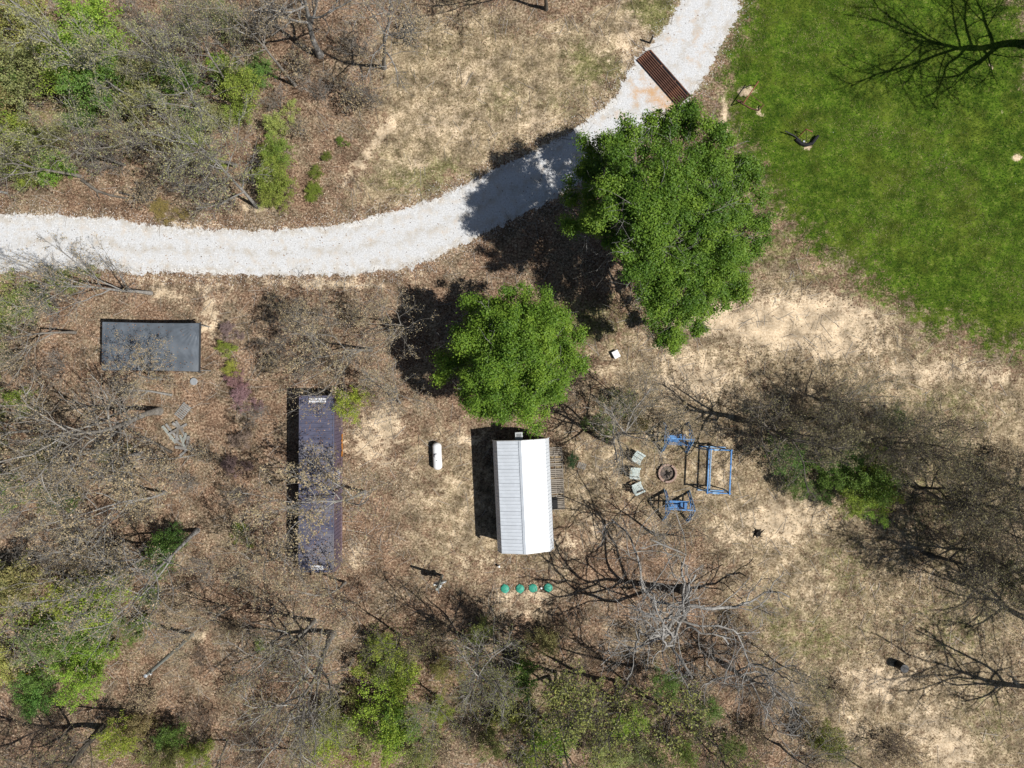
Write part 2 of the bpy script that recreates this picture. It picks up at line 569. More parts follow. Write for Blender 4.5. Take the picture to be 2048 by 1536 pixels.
m, nt, b = new_mat('ground')
tc = N(nt, 'ShaderNodeTexCoord')
co = tc.outputs['Object']
n_big = noise(nt, 0.35, 5, 0.6, co)
n_mid = noise(nt, 1.6, 5, 0.68, co)
n_fin = noise(nt, 9.0, 4, 0.7, co)
n_spk = noise(nt, 22.0, 2, 0.6, co)
n_s1 = noise(nt, 6.5, 5, 0.78, co)
n_s2 = noise(nt, 2.0, 4, 0.65, co)
mix12 = mth(nt, 'ADD', mth(nt, 'MULTIPLY', n_s1, 0.62), mth(nt, 'MULTIPLY', n_s2, 0.38))
litter = ramp(nt, n_s1, [(0.37, (0.042, 0.026, 0.017)), (0.45, (0.135, 0.086, 0.056)), (0.53, (0.24, 0.16, 0.108)), (0.63, (0.46, 0.345, 0.245))])
duff = ramp(nt, n_s1, [(0.37, (0.05, 0.038, 0.024)), (0.46, (0.155, 0.118, 0.076)), (0.54, (0.255, 0.198, 0.135)), (0.63, (0.46, 0.37, 0.27))])
litter = mixc(nt, sstep(nt, mth(nt, 'ADD', mth(nt, 'MULTIPLY', n_big, 0.6), mth(nt, 'MULTIPLY', n_s2, 0.4)), 0.44, 0.58), litter, duff)
dry = ramp(nt, mix12, [(0.38, (0.06, 0.048, 0.026)), (0.44, (0.175, 0.135, 0.082)), (0.50, (0.29, 0.225, 0.145)), (0.56, (0.43, 0.345, 0.23)), (0.62, (0.60, 0.49, 0.35))])
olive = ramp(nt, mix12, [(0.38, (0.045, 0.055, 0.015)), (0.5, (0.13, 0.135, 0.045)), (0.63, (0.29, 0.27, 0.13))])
lawn = ramp(nt, mix12, [(0.37, (0.022, 0.042, 0.006)), (0.47, (0.055, 0.098, 0.012)), (0.55, (0.092, 0.138, 0.02)), (0.64, (0.21, 0.20, 0.075))])
lawn = mixc(nt, sstep(nt, n_big, 0.47, 0.62), lawn, mixc(nt, 0.4, lawn, (0.10, 0.115, 0.02)))
sand = ramp(nt, n_s1, [(0.34, (0.36, 0.265, 0.17)), (0.45, (0.52, 0.405, 0.275)), (0.62, (0.66, 0.54, 0.39))])
gravel = ramp(nt, n_s1, [(0.34, (0.36, 0.33, 0.29)), (0.47, (0.56, 0.54, 0.50)), (0.62, (0.68, 0.67, 0.65))])
A = {k: attr(nt, 'm_' + k).outputs['Fac'] for k in ('lawn', 'green', 'dry', 'sand', 'road')}


def thr(a, n, amp, lo, hi):
    return sstep(nt, mth(nt, 'ADD', a, mth(nt, 'MULTIPLY', mth(nt, 'SUBTRACT', n, 0.5), amp)), lo, hi)


n_mx = mth(nt, 'ADD', mth(nt, 'MULTIPLY', n_mid, 0.6), mth(nt, 'MULTIPLY', n_fin, 0.4))
c = mixc(nt, thr(A['dry'], n_mx, 3.0, 0.30, 0.72), litter, dry)
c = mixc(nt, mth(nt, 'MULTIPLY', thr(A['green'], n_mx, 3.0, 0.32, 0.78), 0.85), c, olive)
c = mixc(nt, thr(A['sand'], n_mx, 3.3, 0.44, 0.74), c, sand)
c = mixc(nt, thr(A['lawn'], n_mx, 2.6, 0.34, 0.72), c, lawn)
c = mixc(nt, thr(A['sand'], n_mx, 2.0, 0.66, 0.86), c, sand)
n_pat = noise(nt, 0.75, 5, 0.62, co)
hv = N(nt, 'ShaderNodeHueSaturation')
nt.links.new(c, hv.inputs['Color'])
mr = N(nt, 'ShaderNodeMapRange')
nt.links.new(n_pat, mr.inputs[0])
mr.inputs[1].default_value, mr.inputs[2].default_value = 0.36, 0.64
mr.inputs[3].default_value, mr.inputs[4].default_value = 0.55, 1.36
nt.links.new(mr.outputs[0], hv.inputs['Value'])
hv.inputs['Saturation'].default_value = 1.06
c = hv.outputs[0]
c = mixc(nt, thr(A['road'], n_mx, 3.0, 0.40, 0.62), c, gravel)
nt.links.new(c, b.inputs['Base Color'])
b.inputs['Roughness'].default_value = 0.95
b.inputs['Specular IOR Level'].default_value = 0.1
bump(nt, b, mth(nt, 'ADD', mth(nt, 'MULTIPLY', n_s1, 0.8), mth(nt, 'MULTIPLY', n_spk, 0.3)), 0.8, 0.06)
gme.materials.append(m)
ground = link('ground', gme)
tag(ground, 'flat clearing floor of leaf litter, dry grass and sandy soil', None, kind='structure')

# ------------------------------------------------------------------ gravel drive
def resample(pts, n):
    p = np.array(pts, float)
    # Catmull-Rom through the points
    out = []
    P = np.vstack([2 * p[0] - p[1], p, 2 * p[-1] - p[-2]])
    for i in range(1, len(P) - 2):
        for t in np.linspace(0, 1, 40, endpoint=False):
            a, b_, c_, d = P[i - 1], P[i], P[i + 1], P[i + 2]
            out.append(0.5 * ((2 * b_) + (-a + c_) * t + (2 * a - 5 * b_ + 4 * c_ - d) * t * t + (-a + 3 * b_ - 3 * c_ + d) * t ** 3))
    return np.array(out)


ue, de = resample(UP, 0), resample(DN, 0)
nr = len(ue)
rng = np.random.default_rng(11)
d = de - ue
w = np.linalg.norm(d, axis=1, keepdims=True)
d = d / w
s_ = np.arange(nr)


def rag(seed):
    z = np.zeros(nr)
    return ((fbm(s_ / 26.0, z + seed, 3, seed) - 0.5) * 26 + (fbm(s_ / 3.0, z + seed, 4, seed + 7) - 0.5) * 24)


ue = ue + d * rag(3)[:, None] + d * 2
de = de - d * rag(9)[:, None] - d * 2
K = 10
ts = np.linspace(0, 1, K)
RP = ue[:, None, :] * (1 - ts)[None, :, None] + de[:, None, :] * ts[None, :, None]
RV = np.stack([(RP[..., 0] - 1024) / PPM, -(RP[..., 1] - 768) / PPM, np.full(RP.shape[:2], 0.004)], -1)
ri = np.arange(nr * K).reshape(nr, K)
rq = np.stack([ri[:-1, :-1], ri[:-1, 1:], ri[1:, 1:], ri[1:, :-1]], -1).reshape(-1, 4)[:, ::-1]
rme = raw_mesh('gravel_road', RV.reshape(-1, 3), [rq])
st = blobs(RP[..., 0], RP[..., 1], [(1340, 205, 40, 26, 1.25), (1305, 185, 46, 34, .9), (1270, 190, 40, 40, .35), (1235, 235, 40, 30, .3), (1390, 90, 30, 70, .35), (1310, 170, 22, 14, .9), (1350, 60, 30, 70, .25)])
trk = np.tile(ts[None, :], (nr, 1))
a = rme.attributes.new('m_across', 'FLOAT', 'POINT')
a.data.foreach_set('value', trk.astype(np.float32).ravel())
a = rme.attributes.new('m_stain', 'FLOAT', 'POINT')
a.data.foreach_set('value', st.astype(np.float32).ravel())
m, nt, b = new_mat('gravel')
tc = N(nt, 'ShaderNodeTexCoord')
co = tc.outputs['Object']
spk = noise(nt, 9.0, 4, 0.8, co)
mid = noise(nt, 1.3, 6, 0.65, co)
c = ramp(nt, spk, [(0.34, (0.38, 0.375, 0.365)), (0.47, (0.53, 0.53, 0.525)), (0.62, (0.63, 0.635, 0.635))])
c = mixc(nt, sstep(nt, mid, 0.47, 0.62), c, mixc(nt, 0.45, c, (0.52, 0.47, 0.40)))
ac_ = mth(nt, 'ADD', attr(nt, 'm_across').outputs['Fac'], mth(nt, 'MULTIPLY', mth(nt, 'SUBTRACT', mid, 0.5), 0.25))
ridge = mth(nt, 'ABSOLUTE', mth(nt, 'SUBTRACT', mth(nt, 'ABSOLUTE', mth(nt, 'SUBTRACT', ac_, 0.5)), 0.22))
wear = mth(nt, 'MULTIPLY', sstep(nt, ridge, 0.06, 0.24), sstep(nt, mid, 0.36, 0.60))
c = mixc(nt, mth(nt, 'MULTIPLY', wear, 0.6), c, (0.40, 0.365, 0.31))
sta = attr(nt, 'm_stain').outputs['Fac']
c = mixc(nt, sstep(nt, mth(nt, 'ADD', sta, mth(nt, 'MULTIPLY', mth(nt, 'SUBTRACT', mid, 0.5), 3.0)), 0.2, 1.5), c, (0.52, 0.31, 0.15))
nt.links.new(c, b.inputs['Base Color'])
b.inputs['Roughness'].default_value = 0.95
b.inputs['Specular IOR Level'].default_value = 0.1
bump(nt, b, spk, 0.35, 0.03)
rme.materials.append(m)
road = link('gravel_road', rme)
tag(road, 'curving white gravel drive through the clearing', None, kind='structure')


# ------------------------------------------------------------------ loose ground cover (uncountable)
def leaf_quads(P, nrm, size, aspect, rng, fold=0.0):
    """one diamond-shaped leaf per point: 2 triangles as a quad"""
    n = len(P)
    r = rng.normal(size=(n, 3))
    nrm = nrm / np.linalg.norm(nrm, axis=1, keepdims=True)
    t = np.cross(nrm, r)
    t /= np.linalg.norm(t, axis=1, keepdims=True) + 1e-9
    bt = np.cross(nrm, t)
    L = (size * rng.uniform(0.65, 1.35, n))[:, None]
    Wd = L * aspect
    V = np.stack([P - t * L, P + bt * Wd + t * L * 0.1, P + t * L, P - bt * Wd + t * L * 0.1], 1)
    if fold:
        V[:, 0] -= nrm * L * fold
        V[:, 2] -= nrm * L * fold
    F = np.arange(n * 4).reshape(n, 4)
    return V.reshape(-1, 3), F


EXCL = []          # footprints (px polygons) kept free of loose cover


def scatter(n, seed, dens):
    r = np.random.default_rng(seed)
    px = r.uniform(-120, 2170, n)
    py = r.uniform(-110, 1650, n)
    l, g, dr, sa, ro = masks(px, py)
    keep = r.uniform(0, 1, n) < dens(px, py, l, g, dr, sa, ro)
    px, py = px[keep], py[keep]
    return np.stack([(px - 1024) / PPM, -(py - 768) / PPM], -1), r


def d_litter(px, py, l, g, dr, sa, ro):
    base = np.clip(1.0 - l * 1.8, 0, 1) * (1 - 0.5 * g) * (1 - 0.82 * dr) * (1 - 0.9 * np.clip(sa * 1.2, 0, 1))
    cl = np.clip((fbm(px / 34, py / 34, 4, 71) - 0.28) * 2.6, 0.05, 1)
    dr_ = np.clip((fbm(px / 130, py / 130, 3, 77) - 0.30) * 3.2, 0.25, 1)
    return np.clip(base * cl * dr_ * 1.25, 0, 1) * (1 - 0.955 * ro)


P2, r = scatter(750000, 5, d_litter)
n = len(P2)
P3 = np.column_stack([P2, r.uniform(0.008, 0.05, n)])
nrm = r.normal(size=(n, 3)) * 0.42 + np.array([0, 0, 1.0])
V, F = leaf_quads(P3, nrm, 0.046, 0.62, r, 0.15)
V[:, 2] = np.maximum(V[:, 2], 0.006)
tone = np.clip(0.40 + (fbm(P2[:, 0] / 2.2, P2[:, 1] / 2.2, 3, 33) - 0.5) * 0.7 + r.normal(size=n) * 0.30, 0, 1)
o = link('leaf_litter', raw_mesh('leaf_litter', V, [F], tone), 'litter_leaf')
tag(o, 'fallen brown oak leaves strewn over the woodland floor', 'leaves', kind='stuff')


def blades(P2, r, hgt, wid, per, lean):
    n = len(P2)
    P = np.repeat(P2, per, 0) + r.normal(size=(n * per, 2)) * 0.03
    N_ = n * per
    az = r.uniform(0, 2 * np.pi, N_)
    h = hgt * r.uniform(0.5, 1.3, N_)
    ln = h * lean * r.uniform(0.4, 1.6, N_)
    dx, dy = np.cos(az), np.sin(az)
    w = wid * r.uniform(0.6, 1.4, N_)
    b0 = np.stack([P[:, 0] - dy * w, P[:, 1] + dx * w, np.full(N_, 0.002)], -1)
    b1 = np.stack([P[:, 0] + dy * w, P[:, 1] - dx * w, np.full(N_, 0.002)], -1)
    tp = np.stack([P[:, 0] + dx * ln, P[:, 1] + dy * ln, h], -1)
    V = np.stack([b0, b1, tp], 1).reshape(-1, 3)
    return V, np.arange(N_ * 3).reshape(N_, 3), P


def d_lawn(px, py, l, g, dr, sa, ro):
    return np.clip((l + (fbm(px / 30, py / 30, 4, 91) - 0.5) * 0.9 - 0.30) * 2.2, 0, 1) * (1 - ro) * (1 - np.clip(sa * 1.3, 0, 1) * (sa > 0.35))


P2, r = scatter(420000, 6, d_lawn)
V, F, Pb = blades(P2, r, 0.10, 0.013, 2, 0.9)
tone = np.clip(0.45 + (fbm(Pb[:, 0] / 3.6, Pb[:, 1] / 3.6, 5, 43) - 0.5) * 1.5 + r.normal(size=len(Pb)) * 0.24, 0, 1)
o = link('lawn_grass', raw_mesh('lawn_grass', V, [F], tone), 'grass_blade')
tag(o, 'bright green mown grass of the open lawn', 'grass', kind='stuff')


def d_dry(px, py, l, g, dr, sa, ro):
    q = np.clip(dr * 0.8 + g * 0.5, 0, 1) * np.clip((fbm(px / 22, py / 22, 4, 57) - 0.33) * 3.2, 0, 1) * (1 - l)
    return q * (1 - 0.85 * np.clip(sa * 1.25 - 0.2, 0, 1)) * (1 - ro)


P2, r = scatter(330000, 8, d_dry)
V, F, Pb = blades(P2, r, 0.09, 0.012, 2, 1.3)
lx, ly = Pb[:, 0] * PPM + 1024, -Pb[:, 1] * PPM + 768
tone = np.clip(0.55 - 0.5 * blobs(lx, ly, GREENS) + (fbm(Pb[:, 0] / 1.6, Pb[:, 1] / 1.6, 3, 47) - 0.5) * 0.9 + r.normal(size=len(Pb)) * 0.22, 0, 1)
o = link('dry_grass', raw_mesh('dry_grass', V, [F], tone), 'dry_blade')
tag(o, 'thin straw coloured grass over the sandy meadow and yard', 'grass', kind='stuff')


def d_peb(px, py, l, g, dr, sa, ro):
    e = poly_mask(px, py, ROADPOLY, 34)
    return np.clip(np.where((e > 0.02) & (e < 0.75), e * 1.3, 0.0) + 0.10 * (e >= 0.75), 0, 1)


P2, r = scatter(420000, 9, d_peb)
n = len(P2)
s = r.uniform(0.016, 0.042, n)
az = r.uniform(0, 6.28, n)
ring = [np.stack([P2[:, 0] + np.cos(az + k * 2.09) * s, P2[:, 1] + np.sin(az + k * 2.09) * s, np.full(n, 0.003)], -1) for k in range(3)]
top = np.stack([P2[:, 0] + s * 0.1, P2[:, 1], s * 0.8 + 0.006], -1)
V = np.stack(ring + [top], 1).reshape(-1, 3)
q = np.arange(n)[:, None] * 4
F = np.concatenate([q + np.array([[0, 1, 3]]), q + np.array([[1, 2, 3]]), q + np.array([[2, 0, 3]])])
tone = np.tile(np.clip(r.normal(0.6, 0.25, n), 0, 1), 3)
o = link('road_gravel', raw_mesh('road_gravel', V, [F], tone), 'pebble')
tag(o, 'loose white gravel stones along the drive edges', 'gravel', kind='stuff')


def d_twig(px, py, l, g, dr, sa, ro):
    return np.clip(1 - l * 2, 0, 1) * (1 - 0.6 * dr) * (1 - ro) * np.clip((fbm(px / 50, py / 50, 3, 15) - 0.35) * 3, 0, 1)


P2, r = scatter(30000, 12, d_twig)
n = len(P2)
az = r.uniform(0, 6.28, n)
L = r.uniform(0.15, 0.7, n)
wd = r.uniform(0.005, 0.014, n)
dx, dy = np.cos(az), np.sin(az)
z0, z1 = r.uniform(0.01, 0.04, n), r.uniform(0.01, 0.08, n)
V = np.stack([np.stack([P2[:, 0] - dx * L - dy * wd, P2[:, 1] - dy * L + dx * wd, z0], -1),
              np.stack([P2[:, 0] - dx * L + dy * wd, P2[:, 1] - dy * L - dx * wd, z0], -1),
              np.stack([P2[:, 0] + dx * L + dy * wd, P2[:, 1] + dy * L - dx * wd, z1], -1),
              np.stack([P2[:, 0] + dx * L - dy * wd, P2[:, 1] + dy * L + dx * wd, z1], -1)], 1).reshape(-1, 3)
o = link('fallen_twigs', raw_mesh('fallen_twigs', V, [np.arange(n * 4).reshape(n, 4)], np.clip(r.normal(0.6, 0.25, n), 0, 1)), 'twig_litter')
tag(o, 'dead grey twigs scattered on the woodland floor', 'twigs', kind='stuff')


# ------------------------------------------------------------------ trees
def nrmz(a):
    return a / (np.linalg.norm(a, axis=-1, keepdims=True) + 1e-9)


def tubes(P, Rr, S):
    """P (B,K,3), Rr (B,K): S-sided tubes -> V, quads"""
    B, K, _ = P.shape
    d = nrmz(P[:, -1] - P[:, 0])
    ref = np.where(np.abs(d[:, 2:3]) > 0.8, np.array([[1.0, 0, 0]]), np.array([[0, 0, 1.0]]))
    a = nrmz(np.cross(d, ref))
    bb = np.cross(d, a)
    t = np.arange(S) * 2 * np.pi / S
    off = a[:, None, None, :] * np.cos(t)[None, None, :, None] + bb[:, None, None, :] * np.sin(t)[None, None, :, None]
    V = P[:, :, None, :] + off * Rr[:, :, None, None]
    ix = np.arange(B * K * S).reshape(B, K, S)
    nx_ = np.roll(ix, -1, 2)
    q = np.stack([ix[:, :-1], nx_[:, :-1], nx_[:, 1:], ix[:, 1:]], -1).reshape(-1, 4)
    return V.reshape(-1, 3), q


def spawn(P, Rr, n, t0, t1, ang, lenr, K, gn, up, rr, rng, rmin):
    B, Kp, _ = P.shape
    t = t0 + (t1 - t0) * (np.arange(n)[None, :] + rng.uniform(0, 1, (B, n))) / n
    x = t * (Kp - 1)
    i0 = np.minimum(np.floor(x).astype(int), Kp - 2)
    f = (x - i0)[..., None]
    bi = np.arange(B)[:, None]
    p = P[bi, i0] * (1 - f) + P[bi, i0 + 1] * f
    tan = nrmz(P[bi, i0 + 1] - P[bi, i0])
    rad = Rr[bi, i0] * (1 - f[..., 0]) + Rr[bi, i0 + 1] * f[..., 0]
    plen = np.linalg.norm(np.diff(P, axis=1), axis=2).sum(1)[:, None]
    L = plen * lenr * (1.2 - 0.55 * (t - t0) / (t1 - t0 + 1e-6)) * rng.uniform(0.65, 1.3, (B, n))
    az = rng.uniform(0, 2 * np.pi, (B, 1)) + np.arange(n)[None, :] * 2.4 + rng.normal(size=(B, n)) * 0.5
    ref = np.where(np.abs(tan[..., 2:3]) > 0.9, np.array([1.0, 0, 0]), np.array([0, 0, 1.0]))
    a = nrmz(np.cross(tan, ref))
    c = np.cross(tan, a)
    perp = a * np.cos(az)[..., None] + c * np.sin(az)[..., None]
    an = np.radians(ang + rng.normal(size=(B, n)) * ang * 0.22)[..., None]
    d = nrmz(tan * np.cos(an) + perp * np.sin(an))
    C = B * n
    p, d, L, rad = p.reshape(C, 3), d.reshape(C, 3), L.reshape(C), rad.reshape(C)
    pts = [p]
    for k in range(K - 1):
        d = nrmz(d + rng.normal(size=(C, 3)) * gn + np.array([0, 0, up]))
        p = p + d * (L / (K - 1))[:, None]
        pts.append(p)
    P2 = np.stack(pts, 1)
    r0 = np.minimum(np.maximum(rad * rr, rmin), rad * 0.95 + 0.002)
    tp = np.linspace(1, 0.35, K)[None, :]
    R2 = np.maximum(r0[:, None] * tp, rmin * 0.7)
    return P2, R2


class Proto:
    pass


def bare_proto(seed, H=12.0, r0=0.2, first=0.28, n=(11, 8, 6, 5), ang=(42, 40, 42, 45), lenr=(0.42, 0.48, 0.5, 0.55), gn=(0.075, 0.15, 0.19, 0.22), up=(0.10, 0.07, 0.03, 0.0), lean=0.06, stems=1, buds=0, bud_size=0.05, rmin=(0.03, 0.016, 0.010, 0.0065), crown_bias=1.0):
    rng = np.random.default_rng(seed)
    K0 = 12
    pts = []
    for s in range(stems):
        d = nrmz(np.array([rng.normal() * lean, rng.normal() * lean, 1.0])) if stems == 1 else nrmz(np.array([rng.normal() * 0.3, rng.normal() * 0.3, 1.0]))
        p = np.array([rng.normal() * 0.08 * (stems > 1), rng.normal() * 0.08 * (stems > 1), -0.15])
        pl = [p]
        for k in range(K0 - 1):
            d = nrmz(d + rng.normal(size=3) * gn[0] + np.array([0, 0, 0.06]))
            p = p + d * (H / (K0 - 1)) * (rng.uniform(0.75, 1.0) if stems > 1 else 0.92)
            pl.append(p)
        pts.append(pl)
    P0 = np.array(pts)
    tt = np.linspace(0, 1, K0)
    R0 = np.tile(r0 * (1 - 0.88 * tt ** 0.85), (stems, 1))
    R0[:, 0] *= 1.45
    R0[:, 1] *= 1.08
    L1 = spawn(P0, R0, n[0], first, 0.97, ang[0], lenr[0], 14 if gn[1] > 0.3 else 9, gn[1] * 0.85, up[0], 0.64, rng, rmin[0])
    L2 = spawn(*L1, n[1], 0.18, 0.98, ang[1], lenr[1], 6, gn[2] * 0.8, up[1], 0.5, rng, rmin[1])
    L3 = spawn(*L2, n[2], 0.15, 1.0, ang[2], lenr[2], 4, gn[3], up[2], 0.55, rng, rmin[2])
    L4 = spawn(*L3, n[3], 0.2, 1.0, ang[3], lenr[3], 3, gn[3], up[3], 0.6, rng, rmin[3])
    pr = Proto()
    v0, q0 = tubes(P0, R0, 9)
    v1, q1 = tubes(*L1, 6)
    pr.trunk = raw_mesh('trunk', np.vstack([v0, v1]), [q0, q1 + len(v0)], smooth=True)
    vs, qs, o_ = [], [], 0
    for (P, Rr), S in ((L2, 4), (L3, 3), (L4, 3)):
        v, q = tubes(P, Rr, S)
        vs.append(v)
        qs.append(q + o_)
        o_ += len(v)
    pr.crown = raw_mesh('crown', np.vstack(vs), qs)
    pr.buds = None
    if buds:
        Pt = np.concatenate([L4[0][:, 1:].reshape(-1, 3), L3[0][:, 2:].reshape(-1, 3)])
        Pt = Pt[rng.permutation(len(Pt))[:buds]]
        Pt = Pt + rng.normal(size=Pt.shape) * 0.06
        nr_ = rng.normal(size=Pt.shape) * 0.7 + np.array([0, 0, 0.7])
        v, q = leaf_quads(Pt, nr_, bud_size, 0.6, rng)
        pr.buds = raw_mesh('leaves', v, [q], np.clip(rng.normal(0.5, 0.22, len(q)), 0, 1))
    return pr


PROT = {
    'fan0': bare_proto(1, 12.5, 0.135, 0.22, (11, 7, 5, 3), ang=(36, 34, 40, 44), lenr=(0.42, 0.42, 0.46, 0.5), buds=2200, bud_size=0.05),
    'fan1': bare_proto(2, 13.5, 0.15, 0.32, (10, 7, 5, 3), ang=(40, 38, 40, 44), lenr=(0.37, 0.45, 0.47, 0.5), buds=2200, bud_size=0.05),
    'fan2': bare_proto(3, 11.0, 0.095, 0.20, (10, 6, 5, 4), ang=(44, 40, 42, 46), lenr=(0.44, 0.45, 0.48, 0.5), buds=2600, bud_size=0.055),
    'oak0': bare_proto(4, 9.0, 0.25, 0.26, (11, 7, 5, 4), ang=(72, 52, 52, 54), lenr=(0.66, 0.46, 0.44, 0.5), gn=(0.10, 0.36, 0.42, 0.45), up=(0.05, 0.04, 0.02, 0), rmin=(0.065, 0.032, 0.014, 0.007)),
    'oak1': bare_proto(5, 11.5, 0.17, 0.30, (10, 6, 5, 5), ang=(54, 48, 48, 50), lenr=(0.52, 0.48, 0.48, 0.5), gn=(0.07, 0.18, 0.22, 0.26), up=(0.07, 0.04, 0.02, 0), buds=5200, bud_size=0.075),
    'oak2': bare_proto(14, 11.0, 0.14, 0.26, (9, 6, 5, 4), ang=(50, 46, 46, 48), lenr=(0.50, 0.48, 0.48, 0.5), gn=(0.07, 0.18, 0.22, 0.26), up=(0.07, 0.04, 0.02, 0), buds=2600, bud_size=0.06),
    'pole0': bare_proto(6, 9.5, 0.085, 0.45, (8, 5, 4, 4), ang=(38, 36, 40, 44), lenr=(0.24, 0.45, 0.5, 0.5), lean=0.08, buds=1200, bud_size=0.05),
    'pole1': bare_proto(7, 10.5, 0.09, 0.4, (9, 5, 4, 4), ang=(36, 36, 40, 44), lenr=(0.26, 0.45, 0.5, 0.5), lean=0.08, buds=1200, bud_size=0.05),
    'big0': bare_proto(31, 14.0, 0.30, 0.27, (12, 7, 5, 3), ang=(50, 42, 44, 46), lenr=(0.46, 0.48, 0.46, 0.5), gn=(0.06, 0.17, 0.2, 0.24), rmin=(0.07, 0.034, 0.014, 0.008), buds=2600, bud_size=0.055),
    'dense0': bare_proto(32, 10.0, 0.17, 0.22, (13, 9, 7, 6), ang=(54, 48, 46, 48), lenr=(0.5, 0.48, 0.46, 0.5), gn=(0.07, 0.18, 0.22, 0.26), buds=5000, bud_size=0.05),
    'brush0': bare_proto(8, 2.6, 0.02, 0.12, (5, 4, 3, 3), ang=(36, 38, 40, 42), lenr=(0.45, 0.5, 0.5, 0.5), stems=5, rmin=(0.009, 0.007, 0.006, 0.005)),
    'brush1': bare_proto(9, 2.2, 0.02, 0.1, (5, 4, 3, 3), ang=(46, 42, 42, 42), lenr=(0.5, 0.5, 0.5, 0.5), stems=5, rmin=(0.009, 0.007, 0.006, 0.005), buds=700, bud_size=0.045),
}


def place_tree(name, proto, px, py, H, base_h, label, cat='tree', group=None, rz=None, bark='bark_grey', bud_col=(0.44, 0.36, 0.20), spread=1.0, tilt=(0, 0), seed=0):
    rnd = random.Random(int(px * 7 + py * 13 + seed))
    p = PROT[proto]
    t = thing(name, label, cat, W(px, py), rz if rz is not None else rnd.uniform(0, 6.28), group)
    s = H / base_h
    t.scale = (s * spread, s * spread, s)
    t.rotation_euler.x, t.rotation_euler.y = tilt
    for nm, me in (('trunk', p.trunk), ('crown', p.crown), ('leaves', p.buds)):
        if me is None:
            continue
        if len(me.materials) == 0:
            me.materials.append(MATS['leaf' if nm == 'leaves' else 'bark_grey'])
        o = bpy.data.objects.new(nm, me)
        COL.objects.link(o)
        o.parent = t
        if nm == 'leaves':
            o.color = (*bud_col, 1)
        else:
            o.material_slots[0].link = 'OBJECT'
            o.material_slots[0].material = MATS[bark]
    return t


def leafy_proto(seed, H=3.2, stems=4, nleaf=4200, leaf=0.05, spread=0.5):
    """understorey sapling or bush: real stems, leaf sprays at the twig ends"""
    rng = np.random.default_rng(seed)
    K0 = 7
    pts = []
    for s in range(stems):
        d = nrmz(np.array([rng.normal() * spread, rng.normal() * spread, 1.0]))
        p = np.array([rng.normal() * 0.1, rng.normal() * 0.1, -0.08])
        pl = [p]
        for k in range(K0 - 1):
            d = nrmz(d + rng.normal(size=3) * 0.1 + np.array([0, 0, 0.05]))
            p = p + d * H / (K0 - 1) * rng.uniform(0.7, 1.0)
            pl.append(p)
        pts.append(pl)
    P0 = np.array(pts)
    R0 = np.tile(0.028 * (1 - 0.8 * np.linspace(0, 1, K0)), (stems, 1))
    L1 = spawn(P0, R0, 7, 0.25, 1.0, 52, 0.42, 5, 0.14, 0.03, 0.6, rng, 0.009)
    L2 = spawn(*L1, 6, 0.2, 1.0, 48, 0.5, 4, 0.16, 0.0, 0.6, rng, 0.006)
    vs, qs, o_ = [], [], 0
    for (P, Rr), S in (((P0, R0), 6), (L1, 4), (L2, 3)):
        v, q = tubes(P, Rr, S)
        vs.append(v)
        qs.append(q + o_)
        o_ += len(v)
    pr = Proto()
    pr.trunk = raw_mesh('stems', np.vstack(vs), qs)
    pt = L2[0][:, 1:].reshape(-1, 3)
    pt = pt[rng.integers(0, len(pt), nleaf)] + rng.normal(size=(nleaf, 3)) * np.array([0.11, 0.11, 0.07])
    pt[:, 2] = np.maximum(pt[:, 2], 0.06)
    nr_ = rng.normal(size=pt.shape) * 0.55 + np.array([0, 0, 0.9])
    v, q = leaf_quads(pt, nr_, leaf, 0.55, rng)
    pr.buds = raw_mesh('foliage', v, [q], np.clip(rng.normal(0.5, 0.22, nleaf), 0, 1))
    return pr


LPROT = [leafy_proto(21, 3.0, 5, 5600, 0.052), leafy_proto(22, 3.4, 6, 6400, 0.054), leafy_proto(23, 2.6, 7, 5600, 0.050, 0.7), leafy_proto(24, 4.2, 4, 5600, 0.056, 0.35)]
LH = [3.0, 3.4, 2.6, 4.2]
LRAD = [1.75, 2.0, 2.1, 1.8]


def place_shrub(px, py, rpx, col, label, group, h=None, name='leafy_shrub', cat='shrub'):
    rnd = random.Random(int(px * 3 + py * 17))
    k = rnd.randrange(4)
    r = rpx / PPM
    t = thing(name, label, cat, W(px, py), rnd.uniform(0, 6.28), group)
    s = r / LRAD[k]
    sz = (h / LH[k]) if h else s * rnd.uniform(1.1, 1.7)
    t.scale = (s, s * rnd.uniform(0.85, 1.15), sz)
    p = LPROT[k]
    for nm, me, mt in (('stems', p.trunk, 'bark_brown'), ('foliage', p.buds, 'leaf')):
        if len(me.materials) == 0:
            me.materials.append(MATS[mt])
        o = bpy.data.objects.new(nm, me)
        COL.objects.link(o)
        o.parent = t
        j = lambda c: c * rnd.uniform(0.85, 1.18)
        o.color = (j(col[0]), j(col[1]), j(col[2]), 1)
    return t


